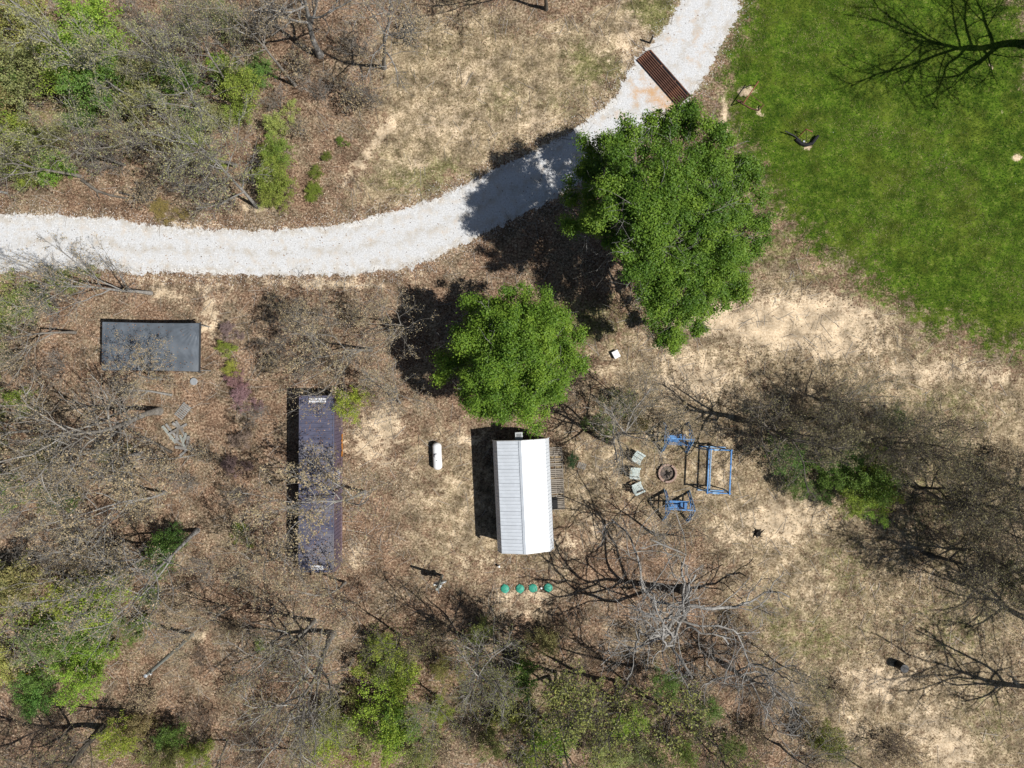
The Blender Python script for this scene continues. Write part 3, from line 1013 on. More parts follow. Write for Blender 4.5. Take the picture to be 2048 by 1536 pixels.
# ---- the two trees in full leaf
def green_tree(name, label, lobes, foot, fork_h, trunk_r, nleaf, col, seed, leaf=0.075, sub=26):
    rng = np.random.default_rng(seed)
    base = W(*foot)
    t = thing(name, label, 'tree', base)
    b0 = np.array(base)
    # trunk and limbs reaching into every lobe
    fork = b0 + np.array([0.15, -0.1, fork_h])
    K0 = 8
    tr = np.stack([b0 + (fork - b0) * k / (K0 - 1) + np.array([0, 0, -0.2]) * (k == 0) + rng.normal(size=3) * 0.04 * (0 < k < K0 - 1) for k in range(K0)])[None]
    trR = (trunk_r * np.linspace(1.25, 0.8, K0))[None]
    v0, q0 = tubes(tr - b0, trR, 10)
    limbs, lr = [], []
    cs, rs = [], []
    for (px, py, rp, h) in lobes:
        c = np.array(W(px, py, h))
        rad = rp / PPM * (1 - h / CAMH)
        cs.append(c)
        rs.append(rad)
        st_ = b0 + (fork - b0) * rng.uniform(0.6, 1.0)
        mid_ = (st_ + c) / 2 + np.array([0, 0, 0.5]) + rng.normal(size=3) * 0.25
        tt = np.linspace(0, 1, 8)[:, None]
        cur = (1 - tt) ** 2 * st_ + 2 * tt * (1 - tt) * mid_ + tt ** 2 * c
        limbs.append(cur + np.concatenate([[np.zeros(3)], rng.normal(size=(7, 3)) * 0.07]))
        lr.append(trunk_r * 0.42 * np.linspace(1, 0.25, 8))
    limbs, lr = np.array(limbs), np.array(lr)
    v1, q1 = tubes(limbs - b0, lr, 6)
    link('trunk', raw_mesh('trunk', np.vstack([v0, v1]), [q0, q1 + len(v0)], smooth=True), 'bark_grey', t)
    L2 = spawn(limbs, lr, 9, 0.35, 1.0, 48, 0.38, 5, 0.16, 0.04, 0.5, rng, 0.018)
    L3 = spawn(*L2, 6, 0.2, 1.0, 46, 0.5, 4, 0.2, 0.02, 0.5, rng, 0.009)
    va, qa = tubes(L2[0] - b0, L2[1], 4)
    vb, qb = tubes(L3[0] - b0, L3[1], 3)
    link('branches', raw_mesh('branches', np.vstack([va, vb]), [qa, qb + len(va)]), 'bark_pale', t)
    # leaf clumps over the upper shell of each lobe
    cc, cr = [], []
    for c, rad in zip(cs, rs):
        k = max(12, int(sub * 1.5 * (rad / 2.0) ** 1.6))
        d_ = nrmz(rng.normal(size=(k, 3)) * np.array([1, 1, 0.8]) + np.array([0, 0, 0.35]))
        rr_ = rad * rng.uniform(0.3, 1.22, k)
        q = c + d_ * rr_[:, None] * np.array([1, 1, 0.72])
        cc.append(q)
        cr.append(rng.uniform(0.22, 0.66, k) * min(1.2, 0.6 + rad / 4.0))
    cc, cr = np.vstack(cc), np.concatenate(cr)
    wgt = cr ** 2 / np.sum(cr ** 2)
    pick = rng.choice(len(cc), nleaf, p=wgt)
    d_ = nrmz(rng.normal(size=(nleaf, 3)) + np.array([0, 0, 0.25]))
    rad_ = cr[pick] * np.abs(rng.normal(0.75, 0.33, nleaf))
    Pt = cc[pick] + d_ * rad_[:, None] * np.array([1, 1, 0.7])
    nr_ = d_ * 0.6 + rng.normal(size=d_.shape) * 0.5 + np.array([0, 0, 0.55])
    v, q = leaf_quads(Pt - b0, nr_, leaf, 0.55, rng, 0.12)
    tone_c = rng.normal(0, 0.18, len(cc))
    tone = np.clip(0.48 + tone_c[pick] + rng.normal(size=nleaf) * 0.17, 0, 1)
    o = link('crown', raw_mesh('crown', v, [q], tone), 'leaf', t)
    o.color = (*col, 1)
    return t


BIG = [(1262, 285, 50, 9.5), (1330, 268, 38, 9), (1372, 255, 42, 9.5), (1425, 295, 58, 10), (1197, 300, 34, 8.5), (1215, 345, 50, 10), (1168, 375, 42, 8), (1290, 350, 66, 12), (1370, 340, 55, 11.5), (1475, 340, 42, 8.5),
       (1480, 400, 45, 8.5), (1495, 450, 40, 7.5), (1430, 395, 55, 11), (1240, 415, 60, 12), (1175, 430, 46, 9), (1300, 430, 62, 13), (1290, 500, 66, 12), (1225, 470, 40, 9), (1420, 470, 62, 10.5), (1365, 560, 52, 9.5), (1430, 530, 45, 9),
       (1320, 580, 50, 9), (1455, 575, 48, 6.5), (1335, 635, 46, 7), (1342, 680, 26, 6), (1475, 500, 40, 8), (1393, 660, 16, 5), (1445, 510, 52, 9), (1395, 600, 40, 8), (1380, 480, 56, 11), (1395, 430, 50, 12), (1330, 400, 50, 12.5)]
green_tree('broadleaf_tree', 'large bright green leafy tree overhanging the gravel drive below the cattle guard', BIG, (1276, 512), 5.0, 0.30, 255000, (0.125, 0.245, 0.021), 77, 0.064)
rr = random.Random(5)
RND = [(1020, 700, 85, 9.2), (985, 660, 60, 8.6), (1060, 660, 60, 8.4), (1065, 745, 62, 8.8), (985, 745, 60, 8.6), (1020, 780, 60, 8.0)]
for k in range(11):
    an = 2 * math.pi * k / 11 + 0.15
    rx, ry = 99 + rr.uniform(-8, 10), 98 + rr.uniform(-8, 8)
    RND.append((1022 + rx * math.cos(an), 715 + ry * math.sin(an), rr.uniform(34, 46), rr.uniform(5.2, 7.2)))
green_tree('broadleaf_tree', 'round dense bright green leafy tree beside the white roofed cabin', RND, (1022, 724), 3.0, 0.26, 150000, (0.145, 0.275, 0.022), 78, 0.064, 24)

# ---- bare trees: (proto, base height of proto, px, py, height, spread, bark, label)
G_N = 'bare trees in the thicket north of the drive'
G_W = 'budding trees in the west wood'
G_S = 'bare trees in the south wood'
G_E = 'bare trees along the east edge'
BARE = [
    ('fan0', 12.5, 515, 414, 11.5, 1.05, 'bark_pale', 'tall bare grey tree at the thicket corner, its foot on the sandy drive verge', G_N),
    ('fan1', 13.5, 470, 330, 11, 1.0, 'bark_grey', 'bare grey tree just behind the thicket corner tree', G_N),
    ('fan0', 12.5, 420, 250, 10.5, 1.0, 'bark_pale', 'bare grey tree beside the compact mid green bush in the thicket', G_N),
    ('fan1', 13.5, 480, 215, 10, 1.0, 'bark_grey', 'bare tree rooted among lime shrubs next to the compact green bush', G_N),
    ('pole0', 9.5, 330, 235, 11, 1.0, 'bark_pale', 'pole thin pale tree in the middle of the north thicket', G_N),
    ('fan2', 11.0, 250, 330, 9, 1.0, 'bark_grey', 'twiggy tree with few buds behind the thin fallen log', G_N),
    ('fan1', 13.5, 160, 352, 10.5, 1.0, 'bark_grey', 'bare grey tree at the end of the dark fallen log above the drive', G_N),
    ('pole1', 10.5, 215, 150, 11.5, 1.0, 'bark_pale', 'taller of two pole thin pale trees rising from the brightest lime shrubs', G_N),
    ('pole0', 9.5, 235, 165, 10.5, 1.0, 'bark_pale', 'shorter of two pole thin pale trees rising from the brightest lime shrubs', G_N),
    ('pole0', 9.5, 95, 112, 12, 1.3, 'bark_pale', 'pole thin pale tree among yellowish shrubs in the far thicket corner', G_N),
    ('fan0', 12.5, 330, 300, 9, 1.0, 'bark_grey', 'bare grey tree amid leafless brush at the heart of the thicket', G_N),
    ('fan1', 13.5, 400, 170, 10, 0.9, 'bark_grey', 'bare grey tree behind the dull green shrubs of the north thicket', G_N),
    ('fan0', 12.5, 490, 130, 10, 0.9, 'bark_grey', 'bare tree between the thicket and the spreading bare oak', G_N),
    ('big0', 14.0, 640, 110, 11.5, 0.95, 'bark_pale', 'spreading bare oak among red leaf litter west of the dry meadow', None),
    ('fan1', 13.5, 768, 135, 12.5, 1.1, 'bark_pale', 'pale tall bare tree on the west edge of the dry meadow', None),
    ('fan1', 13.5, 590, 170, 11, 0.95, 'bark_grey', 'bare tree among red leaf litter between thicket and dry meadow', G_N),
    ('oak2', 11.0, 1092, 18, 11, 1.0, 'bark_dark', 'dark bare tree on the north edge of the dry meadow', None),
    ('fan0', 12.5, 985, -45, 11, 1.0, 'bark_dark', 'dark bare tree beyond the north edge of the dry meadow', None),
    ('fan0', 12.5, 302, 586, 12, 1.0, 'bark_pale', 'pale bare tree on the south verge leaning its limbs over the gravel drive', None),
    ('big0', 14.0, 318, 822, 12, 0.95, 'bark_grey', 'big spreading oak with tan young leaves between dark canopy and lumber pile', None),
    ('oak1', 11.5, 322, 758, 6.5, 0.9, 'bark_pale', 'budding oak with tan young leaves overhanging the dark canopy roof', None),
    ('oak2', 11.0, 150, 665, 9, 0.9, 'bark_grey', 'budding tree with tan young leaves in the wood west of the lumber pile', G_W),
    ('oak1', 11.5, 205, 950, 9.5, 0.95, 'bark_grey', 'budding tree with tan young leaves in the wood west of the lumber pile', G_W),
    ('oak2', 11.0, 330, 985, 10.5, 0.9, 'bark_pale', 'budding tree with tan young leaves in the wood west of the lumber pile', G_W),
    ('oak1', 11.5, 95, 860, 9.5, 0.9, 'bark_grey', 'budding tree with tan young leaves in the wood west of the lumber pile', G_W),
    ('fan2', 11.0, 130, 1010, 9.5, 1.0, 'bark_pale', 'budding tree with tan young leaves in the wood west of the lumber pile', G_W),
    ('fan1', 13.5, 395, 1060, 12, 1.15, 'bark_pale', 'tall pale bare tree in the west wood beside a dark green bush', None),
    ('fan0', 12.5, 330, 1090, 11, 1.1, 'bark_pale', 'pale bare tree standing left of the dark green bush in the west wood', None),
    ('oak2', 11.0, 742, 700, 9.5, 1.0, 'bark_grey', 'budding grey tree standing between the drive and the long container', None),
    ('oak2', 11.0, 835, 660, 8, 0.9, 'bark_grey', 'small budding tree half in the shade of the round green tree', None),
    ('fan2', 11.0, 800, 806, 7.5, 1.1, 'bark_pale', 'small pale bare tree beside the bare sand patch by the container', None),
    ('fan2', 11.0, 680, 640, 7, 1.0, 'bark_grey', 'small budding tree on the south verge of the gravel drive', None),
    ('oak1', 11.5, 728, 985, 10.5, 0.95, 'bark_pale', 'pale oak with young leaves reaching over the middle of the container', None),
    ('oak1', 11.5, 690, 1165, 8.5, 0.85, 'bark_grey', 'oak with tan young leaves beyond the south end of the container', None),
    ('big0', 14.0, 665, 1268, 11.5, 0.95, 'bark_grey', 'tall bare tree with a dark trunk south of the container', None),
    ('big0', 14.0, 628, 1242, 9, 0.85, 'bark_grey', 'budding tree casting a fan shaped shadow south of the container', None),
    ('oak1', 11.5, 560, 1110, 7.5, 0.85, 'bark_grey', 'small budding tree on the shaded west side of the container', None),
    ('big0', 14.0, 1222, 884, 8.5, 1.1, 'bark_grey', 'bare grey twiggy tree between the cabin deck and garden chairs', None),
    ('fan2', 11.0, 1240, 800, 7, 1.1, 'bark_grey', 'small twiggy tree beside the round green tree and the white box', None),
    ('big0', 14.0, 1475, 838, 10, 0.95, 'bark_dark', 'dark bare oak behind the blue swing frame casting a broad branching shadow', None),
    ('fan2', 11.0, 1545, 872, 8, 1.15, 'bark_dark', 'dark low bare tree among the green bushes east of the swing frame', None),
    ('fan2', 11.0, 1330, 860, 6, 1.1, 'bark_grey', 'small grey twiggy tree growing over a blue swing bench', None),
    ('fan0', 12.5, 1785, 884, 10.5, 0.95, 'bark_dark', 'dark bare tree standing by the green bushes on the east side', None),
    ('pole1', 10.5, 1815, 845, 6.5, 1.4, 'bark_dark', 'thin dark sapling at the sandy edge of the east clearing', None),
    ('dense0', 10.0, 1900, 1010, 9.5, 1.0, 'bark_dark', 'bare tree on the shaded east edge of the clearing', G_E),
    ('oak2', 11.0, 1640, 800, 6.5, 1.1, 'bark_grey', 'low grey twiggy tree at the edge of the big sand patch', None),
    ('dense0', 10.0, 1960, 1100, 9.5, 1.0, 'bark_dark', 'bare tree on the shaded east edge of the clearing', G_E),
    ('oak0', 9.0, 1372, 1180, 9.5, 1.30, 'bark_pale', 'big gnarled pale bare oak spreading over the yard south of the swings', None),
    ('oak0', 9.0, 1450, 1330, 7, 1.0, 'bark_pale', 'smaller gnarled bare tree south of the big pale oak', None),
    ('fan2', 11.0, 1560, 1330, 6.5, 1.0, 'bark_grey', 'small twiggy tree on the sandy ground east of the gnarled oak', None),
    ('big0', 14.0, 962, 1288, 10, 0.9, 'bark_grey', 'bare grey tree in the wood south of the green septic lids', G_S),
    ('pole0', 9.5, 1045, 1365, 10, 1.3, 'bark_grey', 'bare grey tree in the wood south of the green septic lids', G_S),
    ('fan2', 11.0, 990, 1330, 8, 1.0, 'bark_grey', 'bare grey tree in the wood south of the green septic lids', G_S),
    ('pole0', 9.5, 1096, 1352, 11, 1.3, 'bark_dark', 'thin dark trunked tree in the south wood near the gnarled oak', G_S),
    ('pole1', 10.5, 1110, 1345, 11, 1.2, 'bark_dark', 'thin dark trunked tree in the south wood near the gnarled oak', G_S),
    ('pole0', 9.5, 1195, 1358, 11.5, 1.2, 'bark_dark', 'thin dark trunked tree in the south wood near the gnarled oak', G_S),
    ('pole1', 10.5, 1228, 1360, 10.5, 1.2, 'bark_dark', 'thin dark trunked tree in the south wood near the gnarled oak', G_S),
    ('pole0', 9.5, 1328, 1412, 12, 1.2, 'bark_dark', 'thin dark trunked tree in the south wood near the gnarled oak', G_S),
    ('fan1', 13.5, 1345, 1420, 11, 0.8, 'bark_dark', 'thin dark trunked tree in the south wood near the gnarled oak', G_S),
    ('fan2', 11.0, 870, 1390, 8, 1.0, 'bark_grey', 'bare grey tree in the wood south of the green septic lids', G_S),
    ('oak2', 11.0, 1120, 1450, 8, 1.0, 'bark_grey', 'bare grey tree in the wood south of the green septic lids', G_S),
    ('fan2', 11.0, 700, 1380, 8, 1.0, 'bark_grey', 'bare twiggy tree in the wood south of the tall dark trunked tree', None),
    ('big0', 14.0, 205, 1456, 12, 1.0, 'bark_dark', 'dark bare tree in the far southwest corner of the wood', G_S),
    ('fan1', 13.5, 252, 1420, 9, 1.0, 'bark_dark', 'dark bare tree in the far southwest corner of the wood', G_S),
    ('fan2', 11.0, 455, 1480, 8, 1.0, 'bark_grey', 'bare tree with fine twigs in the wood south of the utility pole', G_S),
    ('fan2', 11.0, 590, 1500, 8, 1.0, 'bark_grey', 'bare tree with fine twigs in the wood south of the utility pole', G_S),
    ('oak2', 11.0, 1750, 1545, 7, 1.0, 'bark_brown', 'brown twiggy low tree on the south sandy patch', None),
    ('oak2', 11.0, 1560, 1490, 7, 1.0, 'bark_grey', 'grey twiggy low tree beside a lime green bush on the south edge', None),
    ('big0', 14.0, 2062, 92, 13.5, 1.25, 'bark_dark', 'dark bare tree beyond the northeast lawn casting a long branching shadow', None),
    ('big0', 14.0, 2120, 1385, 13.5, 1.0, 'bark_dark', 'bare tree beyond the east edge casting a shadow past the black drum', None),
    ('big0', 14.0, 2090, 1250, 13, 1.0, 'bark_dark', 'bare tree beyond the east edge standing in shaded grass', None),
    ('oak1', 11.5, 280, 905, 9.5, 1.0, 'bark_pale', 'oak with cream young leaves close beside the lumber pile', None),
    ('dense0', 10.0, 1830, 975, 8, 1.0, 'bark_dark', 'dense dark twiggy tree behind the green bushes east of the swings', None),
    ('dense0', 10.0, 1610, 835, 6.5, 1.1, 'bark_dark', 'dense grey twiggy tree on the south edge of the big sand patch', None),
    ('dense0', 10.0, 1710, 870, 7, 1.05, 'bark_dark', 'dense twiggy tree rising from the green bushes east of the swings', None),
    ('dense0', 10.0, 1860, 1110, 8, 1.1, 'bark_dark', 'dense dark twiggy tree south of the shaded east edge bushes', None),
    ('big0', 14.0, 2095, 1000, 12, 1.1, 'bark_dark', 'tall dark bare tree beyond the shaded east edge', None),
    ('pole0', 9.5, 1270, 1330, 11, 1.2, 'bark_dark', 'thin dark trunked tree in the south wood near the gnarled oak', G_S),
    ('pole1', 10.5, 1400, 1440, 11, 1.2, 'bark_dark', 'thin dark trunked tree in the south wood near the gnarled oak', G_S),
    ('pole0', 9.5, 1160, 1410, 11, 1.2, 'bark_dark', 'thin dark trunked tree in the south wood near the gnarled oak', G_S),
    ('fan1', 13.5, 1310, 1070, 8.5, 1.1, 'bark_dark', 'dark bare tree just south of the blue swing bench', None),
    ('fan1', 13.5, 800, 1270, 9, 1.0, 'bark_dark', 'dark bare tree rooted beside the lime bushes south of the meter pole', None),
    ('oak2', 11.0, 60, 1210, 9, 1.0, 'bark_grey', 'budding tree in the lower west wood among lime bushes', None),
    ('oak1', 11.5, 460, 1215, 6.5, 0.9, 'bark_grey', 'small budding tree near the wooden utility pole', None),
]
for i, (pr, bh, px, py, H, sp, bark, lab, grp) in enumerate(BARE):
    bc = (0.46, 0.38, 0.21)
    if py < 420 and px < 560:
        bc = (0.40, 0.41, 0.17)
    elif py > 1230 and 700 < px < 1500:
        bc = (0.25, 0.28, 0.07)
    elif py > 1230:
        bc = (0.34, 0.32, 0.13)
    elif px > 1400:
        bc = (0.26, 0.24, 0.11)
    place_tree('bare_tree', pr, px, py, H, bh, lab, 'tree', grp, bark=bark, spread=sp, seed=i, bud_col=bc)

# ---- leafy understorey
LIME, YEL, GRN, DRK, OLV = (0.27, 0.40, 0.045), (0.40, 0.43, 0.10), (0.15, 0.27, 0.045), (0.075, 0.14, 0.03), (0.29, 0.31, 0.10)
PINK = (0.34, 0.23, 0.215)
NTH = [(210, 100, 55, LIME), (255, 130, 55, LIME), (160, 95, 40, OLV), (280, 160, 50, LIME), (120, 60, 42, YEL), (60, 110, 60, YEL), (170, 185, 50, LIME), (120, 165, 45, OLV), (320, 205, 55, OLV), (260, 240, 45, GRN), (365, 170, 40, OLV), (400, 215, 45, GRN), (440, 60, 40, OLV),
       (475, 175, 32, LIME), (500, 205, 36, LIME), (490, 235, 26, LIME), (450, 255, 34, OLV), (575, 248, 26, YEL), (40, 215, 55, OLV), (90, 215, 40, GRN), (30, 290, 55, LIME), (85, 320, 45, LIME), (125, 345, 36, LIME), (50, 340, 45, OLV), (190, 250, 30, GRN), (130, 290, 32, OLV), (350, 290, 34, OLV), (420, 310, 30, YEL)]
for x, y, rp, c in NTH:
    k = c in (LIME, YEL)
    place_shrub(x, y, rp * 1.15, c, 'lime green leafy shrub in the tangled thicket north of the drive' if k else 'dull green leafy shrub in the tangled thicket north of the drive', 'shrubs of the north thicket')
place_shrub(526, 172, 30, GRN, 'compact mid green bush standing beside the thicket on red leaf litter', None, 2.2)
for x, y, rp in ((556, 310, 32), (575, 335, 30), (556, 365, 36), (585, 375, 30), (575, 405, 24)):
    place_shrub(x, y, rp, (0.25, 0.30, 0.05), 'olive lime bush in the clump beside the drive verge', 'bushes of the verge clump')
for x, y, rp in ((630, 345, 15), (625, 388, 20), (640, 378, 14), (655, 315, 11), (688, 287, 11)):
    place_shrub(x, y, rp, (0.17, 0.25, 0.03), 'tiny green bush on red leaf litter beside the dry meadow', 'tiny bushes by the meadow', 0.7)
place_shrub(340, 424, 26, (0.28, 0.28, 0.09), 'low yellowish bush on the north verge of the drive', None, 0.6)
WST = [(92, 615, 36, OLV), (40, 600, 30, OLV), (25, 770, 30, GRN), (65, 800, 30, LIME), (100, 905, 30, YEL), (55, 975, 36, LIME), (20, 870, 34, OLV), (150, 1000, 30, GRN), (165, 560, 28, OLV), (20, 680, 30, OLV), (240, 905, 24, OLV)]
for x, y, rp, c in WST:
    place_shrub(x, y, rp * 1.2, c, 'patchy green shrub under the budding trees of the west wood', 'shrubs of the west wood')
place_shrub(462, 700, 20, (0.33, 0.37, 0.06), 'yellow green bush on the sandy strip beside the dark canopy', None, 1.6)
place_shrub(463, 735, 17, (0.33, 0.37, 0.06), 'low yellow green bush beside pink blossom near the dark canopy', None, 1.0)
place_shrub(712, 792, 32, (0.42, 0.46, 0.045), 'bright yellow green sapling at the north corner of the container', None, 3.6)
for x, y, rp in ((480, 760, 26), (470, 665, 20), (500, 800, 26), (490, 880, 24), (480, 930, 22)):
    place_shrub(x, y, rp, PINK, 'pink blossoming shrub between the dark canopy and the container', 'pink blossoming shrubs', 1.3, 'blossoming_shrub')
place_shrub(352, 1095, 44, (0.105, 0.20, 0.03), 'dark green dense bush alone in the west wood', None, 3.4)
place_shrub(365, 1070, 30, DRK, 'dark bush behind the dense green bush in the west wood', None, 2.6)
for x, y, rp in ((490, 1068, 20), (528, 1290, 11)):
    place_shrub(x, y, rp, (0.24, 0.30, 0.04), 'small lime bush on open leaf litter west of the container', 'small lime bushes', 0.9)
SW = [(250, 1180, 45, LIME), (215, 1165, 45, LIME), (185, 1240, 42, GRN), (230, 1225, 35, GRN), (175, 1290, 45, LIME), (205, 1300, 40, LIME), (130, 1265, 45, OLV), (25, 1200, 50, LIME), (60, 1130, 40, OLV), (195, 1330, 34, LIME), (100, 1345, 34, GRN), (260, 1440, 26, LIME), (300, 1455, 28, OLV),
      (362, 1448, 24, GRN), (340, 1500, 34, OLV), (90, 1160, 36, OLV), (300, 1245, 24, GRN), (120, 1385, 26, GRN), (40, 1300, 34, YEL), (310, 1190, 20, GRN), (410, 1500, 30, LIME)]
for x, y, rp, c in SW:
    place_shrub(x, y, rp * 1.25, c, 'lime green leafy bush in the southwest wood near the utility pole' if c in (LIME, YEL) else 'dull green leafy bush in the southwest wood near the utility pole', 'bushes of the southwest wood')
SC = [(780, 1320, 42, LIME), (795, 1370, 46, LIME), (775, 1285, 28, LIME), (770, 1420, 46, LIME), (720, 1440, 40, OLV), (810, 1420, 34, GRN), (690, 1470, 40, LIME), (690, 1400, 30, OLV), (885, 1410, 26, LIME), (1075, 1280, 30, OLV), (1050, 1340, 30, GRN), (900, 1330, 26, OLV),
      (1020, 1420, 30, LIME), (1100, 1440, 34, LIME), (1245, 1420, 30, LIME), (1280, 1470, 30, OLV), (1340, 1490, 30, GRN), (1190, 1480, 32, OLV), (980, 1480, 30, OLV), (1400, 1420, 28, GRN), (1330, 1340, 24, GRN), (960, 1250, 22, OLV), (860, 1480, 30, OLV), (1450, 1480, 24, GRN), (1070, 1500, 30, LIME)]
for x, y, rp, c in SC:
    place_shrub(x, y, rp * 1.25, c, 'lime green leafy bush in the south wood below the septic lids' if c in (LIME, YEL) else 'dull green leafy bush in the south wood below the septic lids', 'bushes of the south wood')
place_shrub(1640, 1460, 40, (0.21, 0.33, 0.03), 'bright lime bush beside brown twigs on the south sandy patch', None, 3.0)
EA = [(1530, 905, 30, GRN), (1570, 925, 36, GRN), (1610, 950, 34, GRN), (1650, 910, 34, GRN), (1690, 900, 30, DRK), (1700, 950, 42, GRN), (1740, 970, 42, LIME), (1735, 920, 36, LIME), (1690, 1000, 30, LIME), (1580, 965, 24, GRN), (1730, 1000, 30, LIME), (1640, 985, 24, GRN), (1560, 880, 26, DRK)]
for x, y, rp, c in EA:
    place_shrub(x, y, rp * 1.15, (c[0] * 0.8, c[1] * 0.95, c[2]), 'green bush in the clump east of the blue swing frame', 'bushes east of the swings')
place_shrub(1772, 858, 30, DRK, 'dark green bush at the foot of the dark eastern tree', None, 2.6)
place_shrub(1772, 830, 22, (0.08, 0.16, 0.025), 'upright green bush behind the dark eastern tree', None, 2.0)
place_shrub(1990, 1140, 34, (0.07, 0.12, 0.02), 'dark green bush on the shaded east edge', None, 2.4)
for x, y, rp in ((1225, 820, 40), (1195, 850, 30), (1270, 845, 30)):
    place_shrub(x, y, rp, (0.21, 0.24, 0.07), 'thin olive sapling between the white box and the garden chairs', 'thin olive saplings', 2.6)

# ---- bare brush
BR = [(740, 200, 1.0), (700, 210, 1.1), (650, 190, 1.0), (600, 130, 1.1), (560, 220, .9), (610, 260, .8), (720, 110, 1.1), (820, 60, 1.0), (550, 60, 1.2), (500, 90, 1.2), (380, 80, 1.2), (320, 120, 1.2), (300, 60, 1.2), (230, 200, 1.1), (380, 260, 1.1), (300, 270, 1.2), (240, 330, 1.2), (360, 340, 1.2), (430, 360, 1.2), (470, 390, 1.1), (400, 385, 1.0), (30, 160, 1.1), (200, 330, 1.0), (310, 380, 1.0)]
for i, (x, y, s) in enumerate(BR):
    place_tree('bare_shrub', 'brush%d' % (i % 2), x, y, 2.4 * s, 2.4, 'leafless grey brush in and around the thicket north of the drive', 'shrub', 'leafless brush north of the drive', bark='bark_grey', spread=1.25, seed=i)
BW = [(60, 640, 1), (120, 620, 1), (40, 740, 1), (130, 740, 1), (90, 830, 1.1), (160, 880, 1.1), (60, 920, 1), (230, 900, 1), (270, 950, 1.1), (380, 960, .9), (420, 900, .8), (480, 990, .8), (150, 1060, 1.2), (80, 1060, 1.2), (230, 1090, 1.2), (260, 1130, 1.2), (180, 1130, 1.2), (120, 1110, 1.3), (300, 1030, 1.1), (420, 1130, .9), (500, 1150, .9), (40, 1010, 1), (330, 930, 1), (520, 830, .8), (540, 720, .9), (600, 640, 1), (560, 620, .9), (620, 730, 1), (660, 690, 1), (570, 690, .9), (720, 620, .9), (270, 780, .9)]
for i, (x, y, s) in enumerate(BW):
    place_tree('bare_shrub', 'brush%d' % ((i + 1) % 2), x, y, 2.3 * s, 2.4, 'leafless twiggy brush on the litter of the west wood', 'shrub', 'leafless brush of the west wood', bark='bark_grey', spread=1.25, seed=i)
BS = [(120, 1440, 1.1), (60, 1400, 1), (170, 1500, 1.2), (300, 1400, .9), (420, 1420, 1), (480, 1380, .9), (520, 1440, 1.1), (560, 1400, 1), (620, 1420, 1), (640, 1500, 1.1), (530, 1500, 1.1), (760, 1480, 1), (830, 1500, 1), (900, 1500, 1.1), (950, 1400, 1.1), (1010, 1360, 1), (1040, 1440, 1.2), (930, 1460, 1), (1160, 1420, 1.1), (1200, 1450, 1), (1300, 1400, 1), (1380, 1460, 1.1), (1420, 1510, 1), (1500, 1440, 1), (1300, 1510, 1), (880, 1240, .8), (930, 1220, .7), (840, 1300, .8), (1180, 1290, .9), (1260, 1250, .8), (1280, 1340, 1), (1380, 1350, 1.1), (1420, 1290, 1), (1330, 1270, .9), (1500, 1370, .9), (1480, 1230, .8), (600, 1340, .9), (480, 1250, .7), (410, 1310, .7), (1130, 1240, .7)]
for i, (x, y, s) in enumerate(BS):
    place_tree('bare_shrub', 'brush%d' % (i % 2), x, y, 2.3 * s, 2.4, 'leafless brown brush on the litter of the south wood', 'shrub', 'leafless brush of the south wood', bark='bark_brown', spread=1.25, seed=i)
BE = [(1660, 790, .9), (1700, 840, 1), (1590, 790, .9), (1560, 830, .9), (1740, 830, .9), (1860, 900, 1), (1900, 850, .9), (1960, 960, 1), (1850, 1000, 1), (1930, 1030, 1.1), (1870, 1060, 1.1), (1980, 1080, 1), (1650, 1390, .8), (1690, 1380, .9), (1740, 1480, 1.1), (1780, 1500, 1), (1800, 1470, .9), (1620, 1480, 1), (1520, 1390, .8), (2000, 900, 1), (1500, 870, .9), (1600, 1420, .9)]
for i, (x, y, s) in enumerate(BE):
    place_tree('bare_shrub', 'brush%d' % (i % 2), x, y, 2.2 * s, 2.4, 'leafless grey brush in the sandy east clearing', 'shrub', 'leafless brush of the east clearing', bark='bark_brown', spread=1.3, seed=i)

# ------------------------------------------------------------------ cabin with gambrel metal roof
cab = thing('cabin', 'small barn roofed cabin with bright white ribbed metal roof', 'cabin', W(1045.5, 979), R(2.6))
CL, CW = 7.35, 3.62        # wall length, width
EV, KN, RG = 2.15, 3.05, 3.62   # eave, knee, ridge heights
XE, XK = 1.96, 1.63
mb = MB()
for s in (-1, 1):
    mb.box((s * (CW / 2 - 0.05), 0, 1.2), (0.1, CL, 2.1))
mb.build('side_wall', 'siding', cab)
for s in (-1, 1):
    y0 = s * (CL / 2 - 0.05)
    prof = [(-CW / 2 + 0.1, 0.15), (CW / 2 - 0.1, 0.15), (CW / 2 - 0.1, EV), (XK - 0.09, KN - 0.08), (0, RG - 0.08), (-XK + 0.09, KN - 0.08), (-CW / 2 + 0.1, EV)]
    vs = [(x, y0 - 0.05, z) for x, z in prof] + [(x, y0 + 0.05, z) for x, z in prof]
    n_ = len(prof)
    fs = [tuple(range(n_)), tuple(range(2 * n_ - 1, n_ - 1, -1))] + [(i + n_, (i + 1) % n_ + n_, (i + 1) % n_, i) for i in range(n_)]
    MB().add(vs, fs).build('gable_wall', 'siding', cab)
mb = MB()
for x in (-1.2, 0, 1.2):
    mb.box((x, 0, 0.075), (0.15, CL - 0.2, 0.15))
mb.build('skid_foundation', 'weathered_wood', cab)


